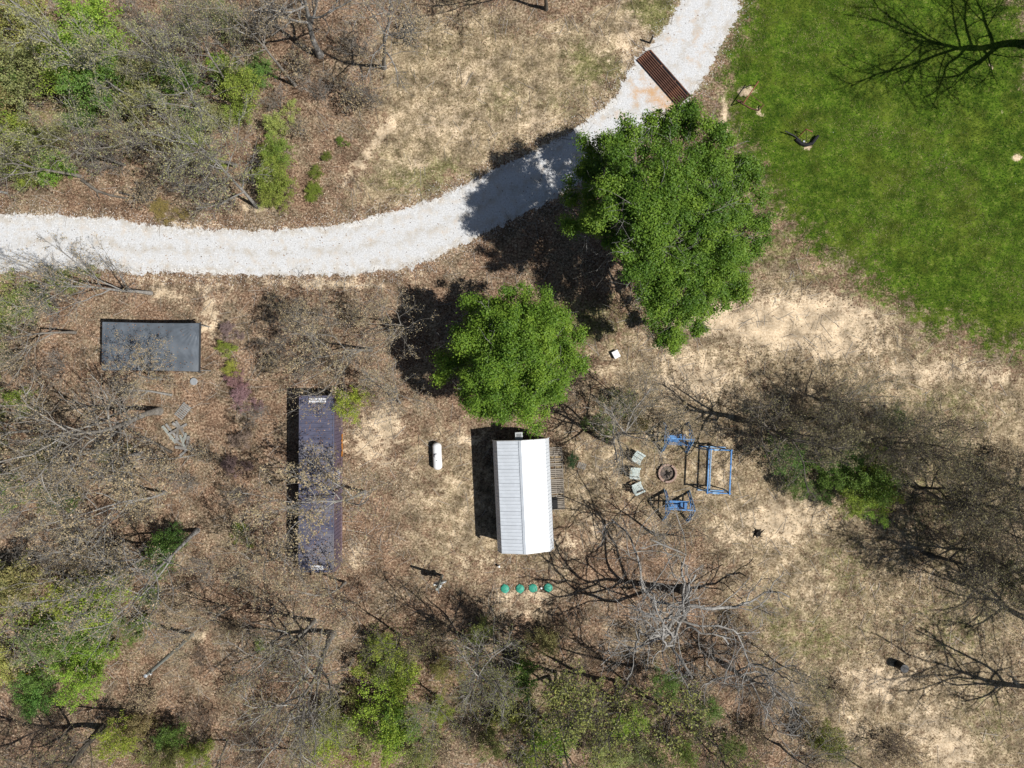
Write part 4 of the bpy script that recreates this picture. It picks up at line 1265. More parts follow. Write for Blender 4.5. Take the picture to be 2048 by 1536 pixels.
def roof_panel(x0, z0, x1, z1, w, ribs):
    """one ribbed sheet running from (x0,z0) up to (x1,z1), w wide along y"""
    prof = []
    pit = w / ribs
    for k in range(ribs):
        y = -w / 2 + k * pit
        prof += [(y, 0), (y + pit * 0.78, 0), (y + pit * 0.84, 0.026), (y + pit * 0.94, 0.026)]
    prof.append((w / 2, 0))
    dv = Vector((x1 - x0, 0, z1 - z0)).normalized()
    nv = Vector((-dv.z, 0, dv.x))
    if nv.z < 0:
        nv = -nv
    vs, fs = [], []
    for y, hh in prof:
        for xx, zz in ((x0, z0), (x1, z1)):
            vs.append(Vector((xx, y, zz)) + nv * hh)
    for i in range(len(prof) - 1):
        fs.append((2 * i, 2 * i + 1, 2 * i + 3, 2 * i + 2))
    m_ = len(vs)
    vs += [v - nv * 0.02 for v in vs]
    fs += [(f[3] + m_, f[2] + m_, f[1] + m_, f[0] + m_) for f in fs]
    e = 2 * (len(prof) - 1)
    for i in range(len(prof) - 1):
        fs += [(2 * i, 2 * i + 2, 2 * i + 2 + m_, 2 * i + m_), (2 * i + 3, 2 * i + 1, 2 * i + 1 + m_, 2 * i + 3 + m_)]
    fs += [(1, 0, m_, m_ + 1), (e, e + 1, e + 1 + m_, e + m_)]
    return MB().add(vs, fs)


RL = CL + 0.32
NP = 8
pw = RL / NP
slopes = [(-XE, EV - 0.05, -XK, KN), (-XK - 0.02, KN + 0.012, 0, RG), (XE, EV - 0.05, XK, KN), (XK + 0.02, KN + 0.012, 0, RG)]
for sl in slopes:
    me = roof_panel(*sl, pw - 0.006, 4).mesh('roof_panel', 'roof_metal')
    for k in range(NP):
        link('roof_panel', me, None, cab, (0, -RL / 2 + pw * (k + 0.5), 0))
mb = MB()
vs = [(-0.17, -RL / 2, RG - 0.028), (0, -RL / 2, RG + 0.045), (0.17, -RL / 2, RG - 0.028), (-0.17, RL / 2, RG - 0.028), (0, RL / 2, RG + 0.045), (0.17, RL / 2, RG - 0.028)]
mb.add([(x, y, z + 0.012) for x, y, z in vs] + [(x, y, z - 0.012) for x, y, z in vs], [(0, 1, 4, 3), (1, 2, 5, 4), (9, 10, 7, 6), (10, 11, 8, 7), (0, 3, 9, 6), (5, 2, 8, 11), (1, 0, 6, 7), (2, 1, 7, 8), (3, 4, 10, 9), (4, 5, 11, 10)])
mb.build('ridge_cap', 'roof_metal', cab)
for s in (-1, 1):
    for (x0, z0, x1, z1) in slopes:
        mb = MB()
        mb.bar((x0, s * (RL / 2 + 0.012), z0 - 0.05), (x1, s * (RL / 2 + 0.012), z1 - 0.05), 0.02, 0.13)
        mb.build('gable_trim', 'white_paint', cab)
ac = MB().box((-0.12, CL / 2 + 0.34, 2.55), (0.52, 0.68, 0.40), ch=0.02).build('air_conditioner', 'grey_box', cab)
mb = MB()
for k in range(6):
    mb.box((-0.27 + k * 0.06, CL / 2 + 0.47, 2.756), (0.03, 0.26, 0.014))
mb.build('vent_grille', 'black_steel', ac)
dr = MB().box((CW / 2 + 0.022, -1.3, 1.2), (0.06, 0.9, 1.95)).build('door', 'white_paint', cab)
MB().tube([(CW / 2 + 0.05, -1.62, 1.15), (CW / 2 + 0.11, -1.62, 1.15)], 0.03).build('handle', 'galvanised', dr)
for y in (0.6, 2.3):
    wi = MB().box((CW / 2 + 0.02, y, 1.45), (0.06, 0.75, 0.9)).build('window', 'white_paint', cab)
    MB().box((CW / 2 + 0.05, y, 1.45), (0.012, 0.63, 0.78)).build('pane', 'glass_dark', wi)

# pallet deck along the cabin's east side
def pallet(name, label, loc, rz, group=None, wx=1.15, ly=1.1, ns=8, mat='weathered_wood', cat='pallet', skip=()):
    t = thing(name, label, cat, loc, rz, group)
    for x in (-wx / 2 + 0.05, 0, wx / 2 - 0.05):
        MB().box((x, 0, 0.055), (0.045, ly, 0.11)).build('stringer', mat, t)
    pit = ly / ns
    me = [MB().box((0, 0, 0), (wx, pit * f, 0.022)).mesh('slat', mat) for f in (0.62, 0.78, 0.5)]
    rnd = random.Random(int(loc[0] * 100 + loc[1] * 31))
    for k in range(ns):
        if k in skip:
            continue
        o = link('slat', me[rnd.randrange(3)], None, t, (rnd.uniform(-0.015, 0.015), -ly / 2 + pit * (k + 0.5), 0.121))
        o.rotation_euler.z = rnd.uniform(-0.012, 0.012)
    return t


ax = Vector((math.sin(R(2.6)), -math.cos(R(2.6)), 0))
sx = Vector((math.cos(R(2.6)), math.sin(R(2.6)), 0))
c0 = W(1045.5, 979)
for k in range(4):
    yy = -2.45 + k * 1.16
    pos = c0 + sx * (CW / 2 + 0.62) + ax * yy
    lab = ['weathered grey pallet of the cabin deck, at its north end', 'weathered grey pallet, second from the north end of the deck', 'weathered grey pallet of the cabin deck, next to the one with the mat', 'weathered grey pallet of the cabin deck with a dark mat on it'][k]
    pallet('wooden_pallet', lab, pos, R(2.6), 'pallets of the cabin deck', skip=((2,), (5,), (), ())[k])
pos = c0 + sx * (CW / 2 + 0.42) + ax * (-2.45 + 3 * 1.16 + 0.05)
mt = MB().box((0, 0, 0.008), (0.5, 0.85, 0.016), ch=0.005).build('door_mat', 'black_rubber', None, pos + Vector((0, 0, 0.132)))
mt.rotation_euler.z = R(2.6)
tag(mt, 'dark rectangular mat lying on the pallet deck', 'mat')
# shrub and crate beside the deck
place_shrub(1142, 918, 17, (0.045, 0.10, 0.035), 'dark green bush beside the cabin pallet deck', None, 1.3)
t = thing('slatted_crate', 'small grey slatted crate lying beside the dark bush at the deck', 'crate', W(1163, 931), R(-20))
for k in range(5):
    MB().box((-0.26 + k * 0.13, 0, 0.17), (0.06, 0.42, 0.018)).build('slat', 'grey_lumber', t)
for y in (-0.19, 0.19):
    MB().box((0, y, 0.08), (0.6, 0.025, 0.16)).build('side_board', 'grey_lumber', t)

# ------------------------------------------------------------------ shipping container
CH = 2.59
ctn = thing('shipping_container', 'long dark purple shipping container with white roof lettering under oak branches', 'container', W(0, 0), 0)
pa, pb = W(597, 791, CH), W(668, 1145, CH)
ctn.location = ((pa.x + pb.x) / 2, (pa.y + pb.y) / 2, 0)
clen, cwid = abs(pa.y - pb.y), 2.44
ctn.rotation_euler.z = R(-0.2)


def corrugate(L, n):
    pr, pit = [], L / n
    for k in range(n):
        y = -L / 2 + k * pit
        pr += [(y, 0), (y + pit * .35, 0), (y + pit * .5, -1), (y + pit * .85, -1)]
    pr.append((L / 2, 0))
    return pr


def csheet(fn, pr, th):
    vs, fs = [], []
    for y, d_ in pr:
        for side in (0, 1):
            vs.append(fn(y, d_, side, 0))
            vs.append(fn(y, d_, side, th))
    for i in range(len(pr) - 1):
        a_ = 4 * i
        fs += [(a_, a_ + 2, a_ + 6, a_ + 4), (a_ + 5, a_ + 7, a_ + 3, a_ + 1), (a_ + 4, a_ + 5, a_ + 1, a_), (a_ + 2, a_ + 3, a_ + 7, a_ + 6)]
    return MB().add(vs, fs)


pr_ = corrugate(clen - 0.3, 44)
csheet(lambda y, d_, s, th: ((-1 if s == 0 else 1) * (cwid / 2 - 0.09), y, CH - 0.035 + d_ * 0.024 - th), pr_, 0.012).build('roof', 'container_roof', ctn)
roof_o = ctn.children[-1] if ctn.children else None
for s in (-1, 1):
    csheet(lambda y, d_, q, th: (s * (cwid / 2 - 0.02 + d_ * 0.036 - th), y, 0.2 if q == 0 else CH - 0.1), pr_, 0.012).build('side_wall', 'container_wall', ctn)
    MB().box((s * (cwid / 2 - 0.05), 0, CH - 0.06), (0.09, clen - 0.36, 0.10)).build('top_rail', 'container_roof', ctn)
    MB().box((s * (cwid / 2 - 0.05), 0, 0.14), (0.09, clen - 0.36, 0.16)).build('bottom_rail', 'container_wall', ctn)
    for e in (-1, 1):
        MB().box((s * (cwid / 2 - 0.08), e * (clen / 2 - 0.09), CH / 2), (0.16, 0.18, CH), ch=0.015).build('corner_post', 'container_wall', ctn)
for e in (-1, 1):
    MB().box((0, e * (clen / 2 - 0.08), CH - 0.07), (cwid - 0.32, 0.14, 0.13)).build('end_header', 'container_roof', ctn)
    MB().box((0, e * (clen / 2 - 0.08), CH / 2 - 0.08), (cwid - 0.32, 0.06, CH - 0.3)).build('end_wall' if e > 0 else 'door', 'container_wall', ctn)
MB().box((0, 0, 0.15), (cwid - 0.2, clen - 0.3, 0.1)).build('floor', 'container_wall', ctn)
mb = MB()
for x in (-0.75, -0.3, 0.3, 0.75):
    mb.tube([(x, -clen / 2 - 0.01, 0.25), (x, -clen / 2 - 0.01, CH - 0.15)], 0.018, 6)
mb.build('locking_bars', 'galvanised', ctn)
# white roof lettering, too worn to read: blocks of strokes
rnd = random.Random(3)
for e in (-1, 1):
    mb = MB()
    wl = 1.15 if e > 0 else 0.9
    x = -wl / 2 + 0.1
    while x < wl / 2 + 0.1:
        w_ = rnd.choice((0.05, 0.07, 0.1))
        for q in range(2):
            mb.box((x, e * (clen / 2 - 0.33) + (q - 0.5) * 0.16 + rnd.uniform(-.02, .02), CH - 0.012), (w_, rnd.uniform(0.11, 0.16), 0.006))
        x += w_ + 0.012
    mb.build('roof_marking', 'lettering', ctn)
# rusty and bleached areas of the east wall
mb = MB()
y = 3.3
while y > 1.75:
    L_ = rnd.uniform(0.08, 0.22)
    mb.box((cwid / 2 + 0.006, y - L_ / 2, 0.2 + rnd.uniform(0, 0.1)), (0.014, L_, rnd.uniform(0.18, 0.42)))
    y -= L_ + rnd.uniform(0.0, 0.02)
mb.build('rust_patch', 'orange_rust', ctn)
mb = MB()
for k in range(9):
    mb.box((cwid / 2 + 0.004, 0.85 - k * 0.14, rnd.uniform(1.2, 1.7)), (0.012, rnd.uniform(0.06, 0.13), rnd.uniform(0.5, 1.2)))
mb.build('bleached_patch', 'bleached', ctn)

# ------------------------------------------------------------------ dark fabric canopy
HC = 2.25
cen = (W(204, 642, HC) + W(398, 745, HC)) / 2
can = thing('canopy_shelter', 'dark grey fabric canopy shelter beneath budding oak branches', 'canopy', (cen.x, cen.y, 0), R(-0.8))
LX, LY = 6.72, 3.36
nxx, nyy = 90, 50
V, Fq = [], []
rg = np.random.default_rng(4)
for j in range(nyy + 1):
    for i in range(nxx + 1):
        u, v_ = i / nxx, j / nyy
        x, y = (u - 0.5) * LX, (v_ - 0.5) * LY
        pitch = 0.18 * (1 - abs(v_ - 0.5) * 2) ** 0.8
        hip = min(1, (1 - u) / 0.13) * min(1, u / 0.06)
        z = HC + pitch * hip
        for cx_, cy_, sp_ in ((1.0, 1.0, 1.0), (1.0, 0.0, 0.6), (0.0, 1.0, 0.5)):
            dxx, dyy = (u - cx_) * 2, v_ - cy_
            rr_ = math.hypot(dxx, dyy)
            z += sp_ * 0.022 * math.sin(math.atan2(dyy, dxx) * 34) * math.exp(-((rr_ - 0.25) / 0.22) ** 2)
        z += 0.05 * (fbm(np.array([u * 5]), np.array([v_ * 3]), 4, 8)[0] - 0.5) + 0.010 * math.sin(u * 61 + 3 * v_)
        sag = 0.05 * math.sin(math.pi * u)
        y *= 1 - 0.02 * math.sin(math.pi * u) if v_ > 0.5 else 1 - 0.03 * math.sin(math.pi * u)
        V.append((x, y, z - sag))
for j in range(nyy):
    for i in range(nxx):
        a_ = j * (nxx + 1) + i
        Fq.append((a_, a_ + 1, a_ + nxx + 2, a_ + nxx + 1))
n0 = len(V)
V2 = V + [(x, y, z - 0.012) for x, y, z in V]
MB().add(V2, Fq + [(f[3] + n0, f[2] + n0, f[1] + n0, f[0] + n0) for f in Fq]).build('roof_sheet', 'tarp', can, smooth=True)
for s in (-1, 1):
    mb = MB()
    for k in range(12):
        x0, x1 = -LX / 2 + LX * k / 12, -LX / 2 + LX * (k + 1) / 12
        y0 = s * (LY / 2 * (1 - 0.025 * math.sin(math.pi * k / 12)) + 0.012 + 0.014 * (k % 2))
        y1 = s * (LY / 2 * (1 - 0.025 * math.sin(math.pi * (k + 1) / 12)) + 0.012 + 0.014 * ((k + 1) % 2))
        zt0, zt1 = HC + 0.0 - 0.05 * math.sin(math.pi * k / 12), HC - 0.05 * math.sin(math.pi * (k + 1) / 12)
        mb.add([(x0, y0, zt0), (x1, y1, zt1), (x1, y1 + s * .02, zt1 - .32), (x0, y0 + s * .02, zt0 - .32), (x0, y0 - s * .01, zt0), (x1, y1 - s * .01, zt1), (x1, y1 + s * .01, zt1 - .32), (x0, y0 + s * .01, zt0 - .32)],
               [(0, 1, 2, 3), (7, 6, 5, 4), (0, 4, 5, 1), (3, 2, 6, 7), (1, 5, 6, 2), (0, 3, 7, 4)])
    mb.build('valance', 'tarp_edge', can)
    for x in (-LX / 2 + 0.1, 0, LX / 2 - 0.1):
        MB().tube([(x, s * (LY / 2 - 0.1), -0.05), (x, s * (LY / 2 - 0.1), HC - 0.06)], 0.03, 8).build('post', 'galvanised', can)
for s in (-1, 1):
    MB().box((s * (LX / 2 + 0.012), 0, HC - 0.14), (0.02, LY - 0.08, 0.28)).build('end_valance', 'tarp_edge', can)
    MB().tube([(s * (LX / 2 - 0.1), -LY / 2 + 0.1, HC - 0.08), (s * (LX / 2 - 0.1), LY / 2 - 0.1, HC - 0.08)], 0.022, 6).build('cross_bar', 'galvanised', can)
for s in (-1, 1):
    MB().tube([(LX / 2 - 0.02, s * (LY / 2 - 0.02), HC + 0.0), (LX / 2 + 0.14, s * (LY / 2 + 0.05), HC + 0.0)], 0.045, 8).build('corner_knot', 'tarp_edge', can)

# ------------------------------------------------------------------ propane tank
tk = thing('propane_tank', 'white horizontal propane tank lying between the container and the cabin', 'tank', W(876, 911), R(2.5))
RT, LT = 0.325, 1.98
prof = []
for k in range(9):
    an = math.pi / 2 * k / 8
    prof.append((max(0.004, RT * math.sin(an)), -LT / 2 + RT * 0.8 - RT * 0.8 * math.cos(an)))
prof += [(RT, -LT / 2 + RT * 0.8 + 0.35), (RT, LT / 2 - RT * 0.8 - 0.35)]
for k in range(8, -1, -1):
    an = math.pi / 2 * k / 8
    prof.append((max(0.004, RT * math.sin(an)), LT / 2 - RT * 0.8 + RT * 0.8 * math.cos(an)))
o = MB().lathe(prof, 28).build('tank_body', 'tank_paint', tk, (0, 0, 0.16 + RT), smooth=True)
o.rotation_euler.x = R(90)
o2 = MB().lathe([(0.155, 0), (0.16, 0.09), (0.145, 0.15), (0.09, 0.185), (0.01, 0.195)], 20).build('valve_dome', 'tank_paint', tk, (0, 0.05, 0.14 + 2 * RT), smooth=True)
MB().tube([(0.0, -0.28, 0.13 + 2 * RT), (0.0, -0.28, 0.23 + 2 * RT)], 0.03, 8).build('filler_cap', 'galvanised', tk)
for s in (-1, 1):
    MB().box((0, s * 0.6, 0.13), (0.42, 0.07, 0.26)).build('saddle', 'tank_paint', tk)
    MB().box((0, s * 0.6, 0.02), (0.6, 0.25, 0.08), ch=0.01).build('footing_block', 'concrete', tk)

# ------------------------------------------------------------------ septic lids and pipes
ld = thing('septic_lid', 'green domed septic tank lid farthest along the row from the white pipe', 'lid', W(1010, 1177), 0.2, 'septic lids south of the cabin')
MB().lathe([(0.30, -0.03), (0.31, 0.07), (0.285, 0.10), (0.22, 0.135), (0.11, 0.165), (0.01, 0.17)], 28).build('cover', 'green_lid', ld, smooth=True)
for k in range(8):
    an = k * math.pi / 4
    MB().bar((0.07 * math.cos(an), 0.07 * math.sin(an), 0.172), (0.27 * math.cos(an), 0.27 * math.sin(an), 0.118), 0.022, 0.02).build('rib', 'green_lid', ld)
for k in (0, 1):
    MB().box((0, (0.325 if k else -0.325), 0.06), (0.07, 0.05, 0.05)).build('lug', 'green_lid', ld)
for px, py, lb in ((1040, 1177, 'green domed septic tank lid, second of the row south of the cabin'), (1066, 1176, 'green domed septic tank lid just left of the white cleanout pipe'), (1096.5, 1175, 'green domed septic tank lid partly in branch shadow beyond the white pipe')):
    c_ = copy_tree(ld)
    c_.location = W(px, py)
    c_.rotation_euler.z = px
    c_['label'] = lb
for px, py, hh, lb in ((1082.5, 1175, 0.16, 'short white cleanout pipe between two green septic lids'), (998.5, 1131, 0.34, 'short white vent pipe standing below the cabin corner')):
    t = thing('cleanout_pipe', lb, 'pipe', W(px, py), 0, 'white cleanout pipes')
    MB().tube([(0, 0, -0.05), (0, 0, hh)], 0.055, 12).build('pipe', 'white_paint', t)
    MB().lathe([(0.075, hh - 0.03), (0.075, hh + 0.03), (0.05, hh + 0.05), (0.01, hh + 0.055)], 14).build('cap', 'white_paint', t)

# ------------------------------------------------------------------ electric meter pole
mp = thing('meter_pole', 'wooden electric meter pole with grey boxes south of the propane tank', 'pole', W(884, 1151), R(15))
PH = 3.5
MB().tube([(0, 0, -0.2), (0, 0, PH)], [0.11, 0.09], 12).build('post', 'pole_wood', mp)
MB().box((0.0, -0.14, 1.35), (0.42, 0.12, 0.75), ch=0.015).build('breaker_box', 'grey_box', mp)
mtr = MB().box((0.0, -0.15, 2.05), (0.30, 0.13, 0.42), ch=0.015).build('meter_box', 'grey_box', mp)
o = MB().lathe([(0.09, 0), (0.088, 0.06), (0.06, 0.11), (0.01, 0.12)], 16).build('meter_glass', 'galvanised', mtr, (0, -0.21, 2.08), smooth=True)
o.rotation_euler.x = R(90)
MB().box((-0.32, -0.1, 1.4), (0.3, 0.12, 0.5), ch=0.015).build('switch_box', 'white_paint', mp)
MB().box((0.3, -0.1, 1.5), (0.24, 0.12, 0.34), ch=0.015).build('outlet_box', 'white_paint', mp)
MB().box((0, -0.06, 1.62), (1.0, 0.05, 0.16)).build('mounting_board', 'pole_wood', mp)
MB().tube([(0.05, -0.13, 2.2), (0.05, -0.12, 3.4), (0.05, -0.2, 3.5), (0.05, -0.3, 3.42)], 0.03, 8).build('conduit', 'galvanised', mp)
MB().tube([(-0.12, -0.14, -0.05), (-0.12, -0.14, 1.05)], 0.03, 8).build('ground_conduit', 'galvanised', mp)

# ------------------------------------------------------------------ utility pole and guy marker
up_ = thing('utility_pole', 'tall grey wooden utility pole standing in a patch of fresh sand', 'pole', W(385, 1269), 0)
tp = W(291, 1352, 6.9) - W(385, 1269)
MB().tube([(0, 0, -0.3), (tp.x * .5, tp.y * .5, 3.45), (tp.x, tp.y, 6.9)], [0.15, 0.13, 0.105], 14).build('post', 'pole_wood', up_, smooth=True)
MB().lathe([(0.115, 0), (0.115, 0.03), (0.02, 0.06)], 14).build('pole_cap', 'galvanised', up_, (tp.x, tp.y, 6.88))
MB().tube([(tp.x + 0.1, tp.y, 6.55), (tp.x + 0.24, tp.y + 0.02, 6.6), (tp.x + 0.25, tp.y + 0.02, 6.75)], 0.035, 8).build('insulator', 'white_paint', up_)
gy_ = thing('guy_wire_marker', 'slender yellow guy wire marker leaning in the southwest wood', 'marker', W(97, 1331), 0)
e1 = W(22, 1359, 2.1) - W(97, 1331)
MB().tube([e1 * 0.02 + Vector((0, 0, 0.0)), e1 * 0.98], 0.045, 8).build('sleeve', 'yellow_plastic', gy_)
MB().tube([Vector((0, 0, -0.1)), e1 * 1.3], 0.012, 6).build('wire', 'galvanised', gy_)

# ------------------------------------------------------------------ cattle guard
gc = W(1326, 157)
ang = math.atan2(-(201 - 110), (1367 - 1287))
cg = thing('cattle_guard', 'rusty brown pipe cattle guard set across the gravel drive', 'cattle guard', gc, ang)
GL, GW = 4.5, 1.12
MB().box((0, 0, 0.012), (GL - 0.05, GW, 0.012)).build('pit', 'pit_shade', cg)  # flat dark sheet on the ground, coloured as the shade of an uncut pit
me = MB().tube([(-GL / 2, 0, 0), (GL / 2, 0, 0)], 0.052, 10).mesh('rail', 'rust_pipe', True)
for k in range(7):
    link('rail', me, None, cg, (0, -GW / 2 + 0.03 + k * (GW - 0.2) / 6, 0.13))
link('rail', me, None, cg, (0.1, GW / 2 + 0.06, 0.12))
for x in (-GL / 2 + 0.12, -GL / 6, GL / 6, GL / 2 - 0.12):
    MB().box((x, 0.0, 0.05), (0.1, GW + 0.1, 0.08)).build('support_beam', 'rust_pipe', cg)
fp = thing('fence_post', 'short dark wooden fence post at the end of the cattle guard', 'post', W(1300, 86), 0)
MB().tube([(0, 0, -0.1), (0.02, 0.02, 1.1)], [0.075, 0.065], 10).build('post', 'bark_dark', fp)
MB().lathe([(0.068, 0), (0.06, 0.02), (0.01, 0.035)], 10).build('post_top', 'bark_grey', fp, (0.02, 0.02, 1.09))

# ------------------------------------------------------------------ pipe stands on the lawn
s1 = thing('pipe_stand', 'rusty red steel pipe stand on a worn soil patch by the lawn edge', 'stand', W(1495, 200), 0, 'steel pipe stands on the lawn')
o0 = W(1495, 200)
a1, a2 = W(1517, 163, 0.95) - o0, W(1487, 206, 0.95) - o0
MB().tube([a1, a2], 0.04, 8).build('top_bar', 'rust_red', s1)
b1, b2 = W(1502, 170) - o0, W(1478, 201) - o0
MB().tube([a1 * 0.8 + a2 * 0.2, b1], 0.035, 8).build('leg', 'rust_red', s1)
MB().tube([a2, W(1484, 203) - o0], 0.035, 8).build('leg', 'rust_red', s1)
arc = [W(1474, 201, 0.05), W(1488, 209, 0.04), W(1502, 217, 0.04), W(1517, 221, 0.04), W(1528, 209, 0.35)]
MB().tube([p - o0 for p in arc], 0.045, 8).build('ground_bar', 'rust_pipe', s1)
MB().tube([W(1484, 203, 0.06) - o0, W(1476, 200, 0.05) - o0], 0.04, 8).build('brace', 'rust_pipe', s1)
MB().tube([W(1500, 188, 0.6) - o0, W(1526, 208, 0.3) - o0], 0.02, 6).build('cross_wire', 'rust_pipe', s1)
s2 = thing('pipe_stand', 'dark pipe stand with a black rubber strap lying on the lawn', 'stand', W(1606, 280), 0, 'steel pipe stands on the lawn')
o0 = W(1606, 280)
MB().tube([W(1570, 262, 0.35) - o0, W(1588, 271, 0.12) - o0, W(1602, 281, 0.04) - o0], 0.045, 8).build('base_bar', 'black_steel', s2)
MB().tube([W(1597, 274, 0.06) - o0, W(1612, 258, 0.8) - o0], 0.035, 8).build('leg', 'rust_red', s2)
MB().tube([W(1612, 258, 0.8) - o0, W(1625, 264, 0.75) - o0], 0.03, 8).build('top_bar', 'rust_red', s2)
arc = [W(1592, 279, 0.08), W(1602, 287, 0.09), W(1613, 290, 0.1), W(1624, 287, 0.12), W(1632, 276, 0.2), W(1637, 271, 0.22)]
MB().tube([p - o0 for p in arc], [0.11, 0.13, 0.14, 0.13, 0.12, 0.09], 8).build('rubber_strap', 'black_rubber', s2)
MB().box(W(1608, 283, 0.22) - o0, (0.14, 0.12, 0.06), ch=0.01).build('hinge_plate', 'galvanised', s2)
MB().tube([W(1613, 284, 0.06) - o0, W(1612, 258, 0.78) - o0], 0.02, 6).build('strut', 'black_steel', s2)

# ------------------------------------------------------------------ blue swings round the fire pit
def swing(label, px, py, rz, span=1.75, depth=2.25, H=1.75):
    t = thing('swing_bench', label, 'swing', W(px, py), rz, 'blue A frame swing benches')
    for s in (-1, 1):
        x = s * span / 2
        ef = MB().bar((x, -0.75, 0.62), (x, 0.75, 0.62), 0.045, 0.14).build('end_frame', 'blue_paint', t)
        for q in (-1, 1):
            MB().bar((x + s * 0.05, q * depth / 2, -0.03), (x + s * 0.05, q * 0.07, H), 0.05, 0.14).build('leg', 'blue_faded', ef)
            MB().bar((x - s * 0.09, q * depth / 2 * 0.92, 0.02), (x - s * 0.09, q * 0.12, H - 0.1), 0.04, 0.1).build('leg', 'blue_paint', ef)
        MB().bar((x, -0.42, 1.15), (x, 0.42, 1.15), 0.045, 0.12).build('collar_tie', 'blue_faded', ef)
    MB().bar((-span / 2 - 0.12, 0, H - 0.02), (span / 2 + 0.12, 0, H - 0.02), 0.09, 0.14).build('top_beam', 'blue_paint', t)
    sw_ = span - 0.42
    se = MB().bar((-sw_ / 2, -0.2, 0.42), (-sw_ / 2, 0.3, 0.42), 0.05, 0.06).build('seat', 'blue_paint', t)
    for k in range(5):
        MB().bar((-sw_ / 2 - 0.02, -0.2 + k * 0.115, 0.465), (sw_ / 2 + 0.02, -0.2 + k * 0.115, 0.465), 0.10, 0.025).build('slat', 'blue_paint', se)
    MB().bar((sw_ / 2, -0.2, 0.42), (sw_ / 2, 0.3, 0.42), 0.05, 0.06).build('rail', 'blue_paint', se)
    bk = MB().bar((-sw_ / 2, 0.3, 0.45), (-sw_ / 2, 0.5, 1.0), 0.05, 0.05).build('backrest', 'blue_paint', t)
    MB().bar((sw_ / 2, 0.3, 0.45), (sw_ / 2, 0.5, 1.0), 0.05, 0.05).build('rail', 'blue_paint', bk)
    for k in range(4):
        MB().bar((-sw_ / 2, 0.34 + k * 0.05, 0.56 + k * 0.14), (sw_ / 2, 0.34 + k * 0.05, 0.56 + k * 0.14), 0.025, 0.10).build('slat', 'blue_paint', bk)
    for s in (-1, 1):
        for y in (-0.2, 0.42):
            MB().tube([(s * (sw_ / 2 + 0.01), y, 0.46 if y < 0 else 0.82), (s * (sw_ / 2 - 0.02), 0, H - 0.07)], 0.012, 5).build('chain', 'galvanised', t)
    return t


swing('blue A frame swing bench south of the brick fire pit', 1352, 1011, R(-3))
swing('blue A frame swing bench north of the fire pit, veiled by twigs', 1350, 874, R(177))
# long blue frame on the east side
fr = thing('swing_set', 'long open blue timber swing frame east of the fire pit', 'swing set', W(1421, 937), R(-2.5))
HF = 1.75
for s in (-1, 1):
    y = s * 1.52
    ef = MB().bar((-0.72, y, HF - 0.08), (1.02, y, HF - 0.08), 0.07, 0.16).build('end_frame', 'blue_paint', fr)
    MB().bar((-0.95, y - s * 0.07, 0.0), (-0.62, y - s * 0.07, HF - 0.1), 0.06, 0.14).build('leg', 'blue_faded', ef)
    MB().bar((1.02, y - s * 0.07, 0.0), (0.86, y - s * 0.07, HF - 0.1), 0.06, 0.14).build('leg', 'blue_faded', ef)
    MB().bar((-0.9, y + s * 0.06, 0.06), (1.0, y + s * 0.06, 0.06), 0.09, 0.12).build('foot_beam', 'blue_faded', ef)
    MB().bar((-0.55, y - s * 0.01, 0.6), (0.55, y - s * 0.01, HF - 0.2), 0.045, 0.1).build('brace', 'blue_paint', ef)
    MB().box((-0.05, y, HF - 0.02), (0.5, 0.14, 0.14)).build('gusset', 'blue_faded', ef)
for x, z in ((-0.66, HF + 0.05), (0.9, HF + 0.05)):
    MB().bar((x, -1.6, z), (x, 1.6, z), 0.09, 0.1).build('top_rail', 'blue_paint', fr)
MB().bar((-0.28, -1.55, 0.95), (-0.28, 1.55, 0.95), 0.07, 0.1).build('middle_rail', 'blue_faded', fr)
for s in (-1, 1):
    MB().bar((-0.28, s * 1.5, 0.0), (-0.28, s * 1.5, 0.95), 0.07, 0.07).build('rail_post', 'blue_faded', fr)

# ------------------------------------------------------------------ fire pit
fpit = thing('fire_pit', 'round brick fire pit ring between the blue swings', 'fire pit', W(1334, 946), 0)
MB().lathe([(0.50, 0.0), (0.50, 0.03), (0.3, 0.05), (0.01, 0.06)], 24).build('ash_bed', 'ash', fpit)
bme = [MB().box((0, 0, 0), (0.15, 0.22, 0.14), ch=0.012).mesh('brick', 'fire_brick'), MB().box((0, 0, 0), (0.14, 0.2, 0.12), ch=0.012).mesh('brick', 'fire_brick')]
rnd = random.Random(8)
for ringk, (rad, nb, z) in enumerate(((0.60, 17, 0.06), (0.61, 17, 0.185))):
    for k in range(nb):
        if ringk == 1 and k in (3, 4, 11):
            continue
        an = 2 * math.pi * (k + 0.5 * ringk) / nb
        o = link('brick', bme[rnd.randrange(2)], None, fpit, (rad * math.cos(an), rad * math.sin(an), z + rnd.uniform(-.006, .006)))
        o.rotation_euler = (0, 0, an + rnd.uniform(-.08, .08))
for k in range(4):
    an = rnd.uniform(0, 3.1)
    c_ = Vector((rnd.uniform(-.12, .12), rnd.uniform(-.12, .12), 0.1))
    d_ = Vector((math.cos(an), math.sin(an), 0)) * 0.26
    MB().tube([c_ - d_, c_ + d_], 0.035, 7).build('charred_log', 'char', fpit)

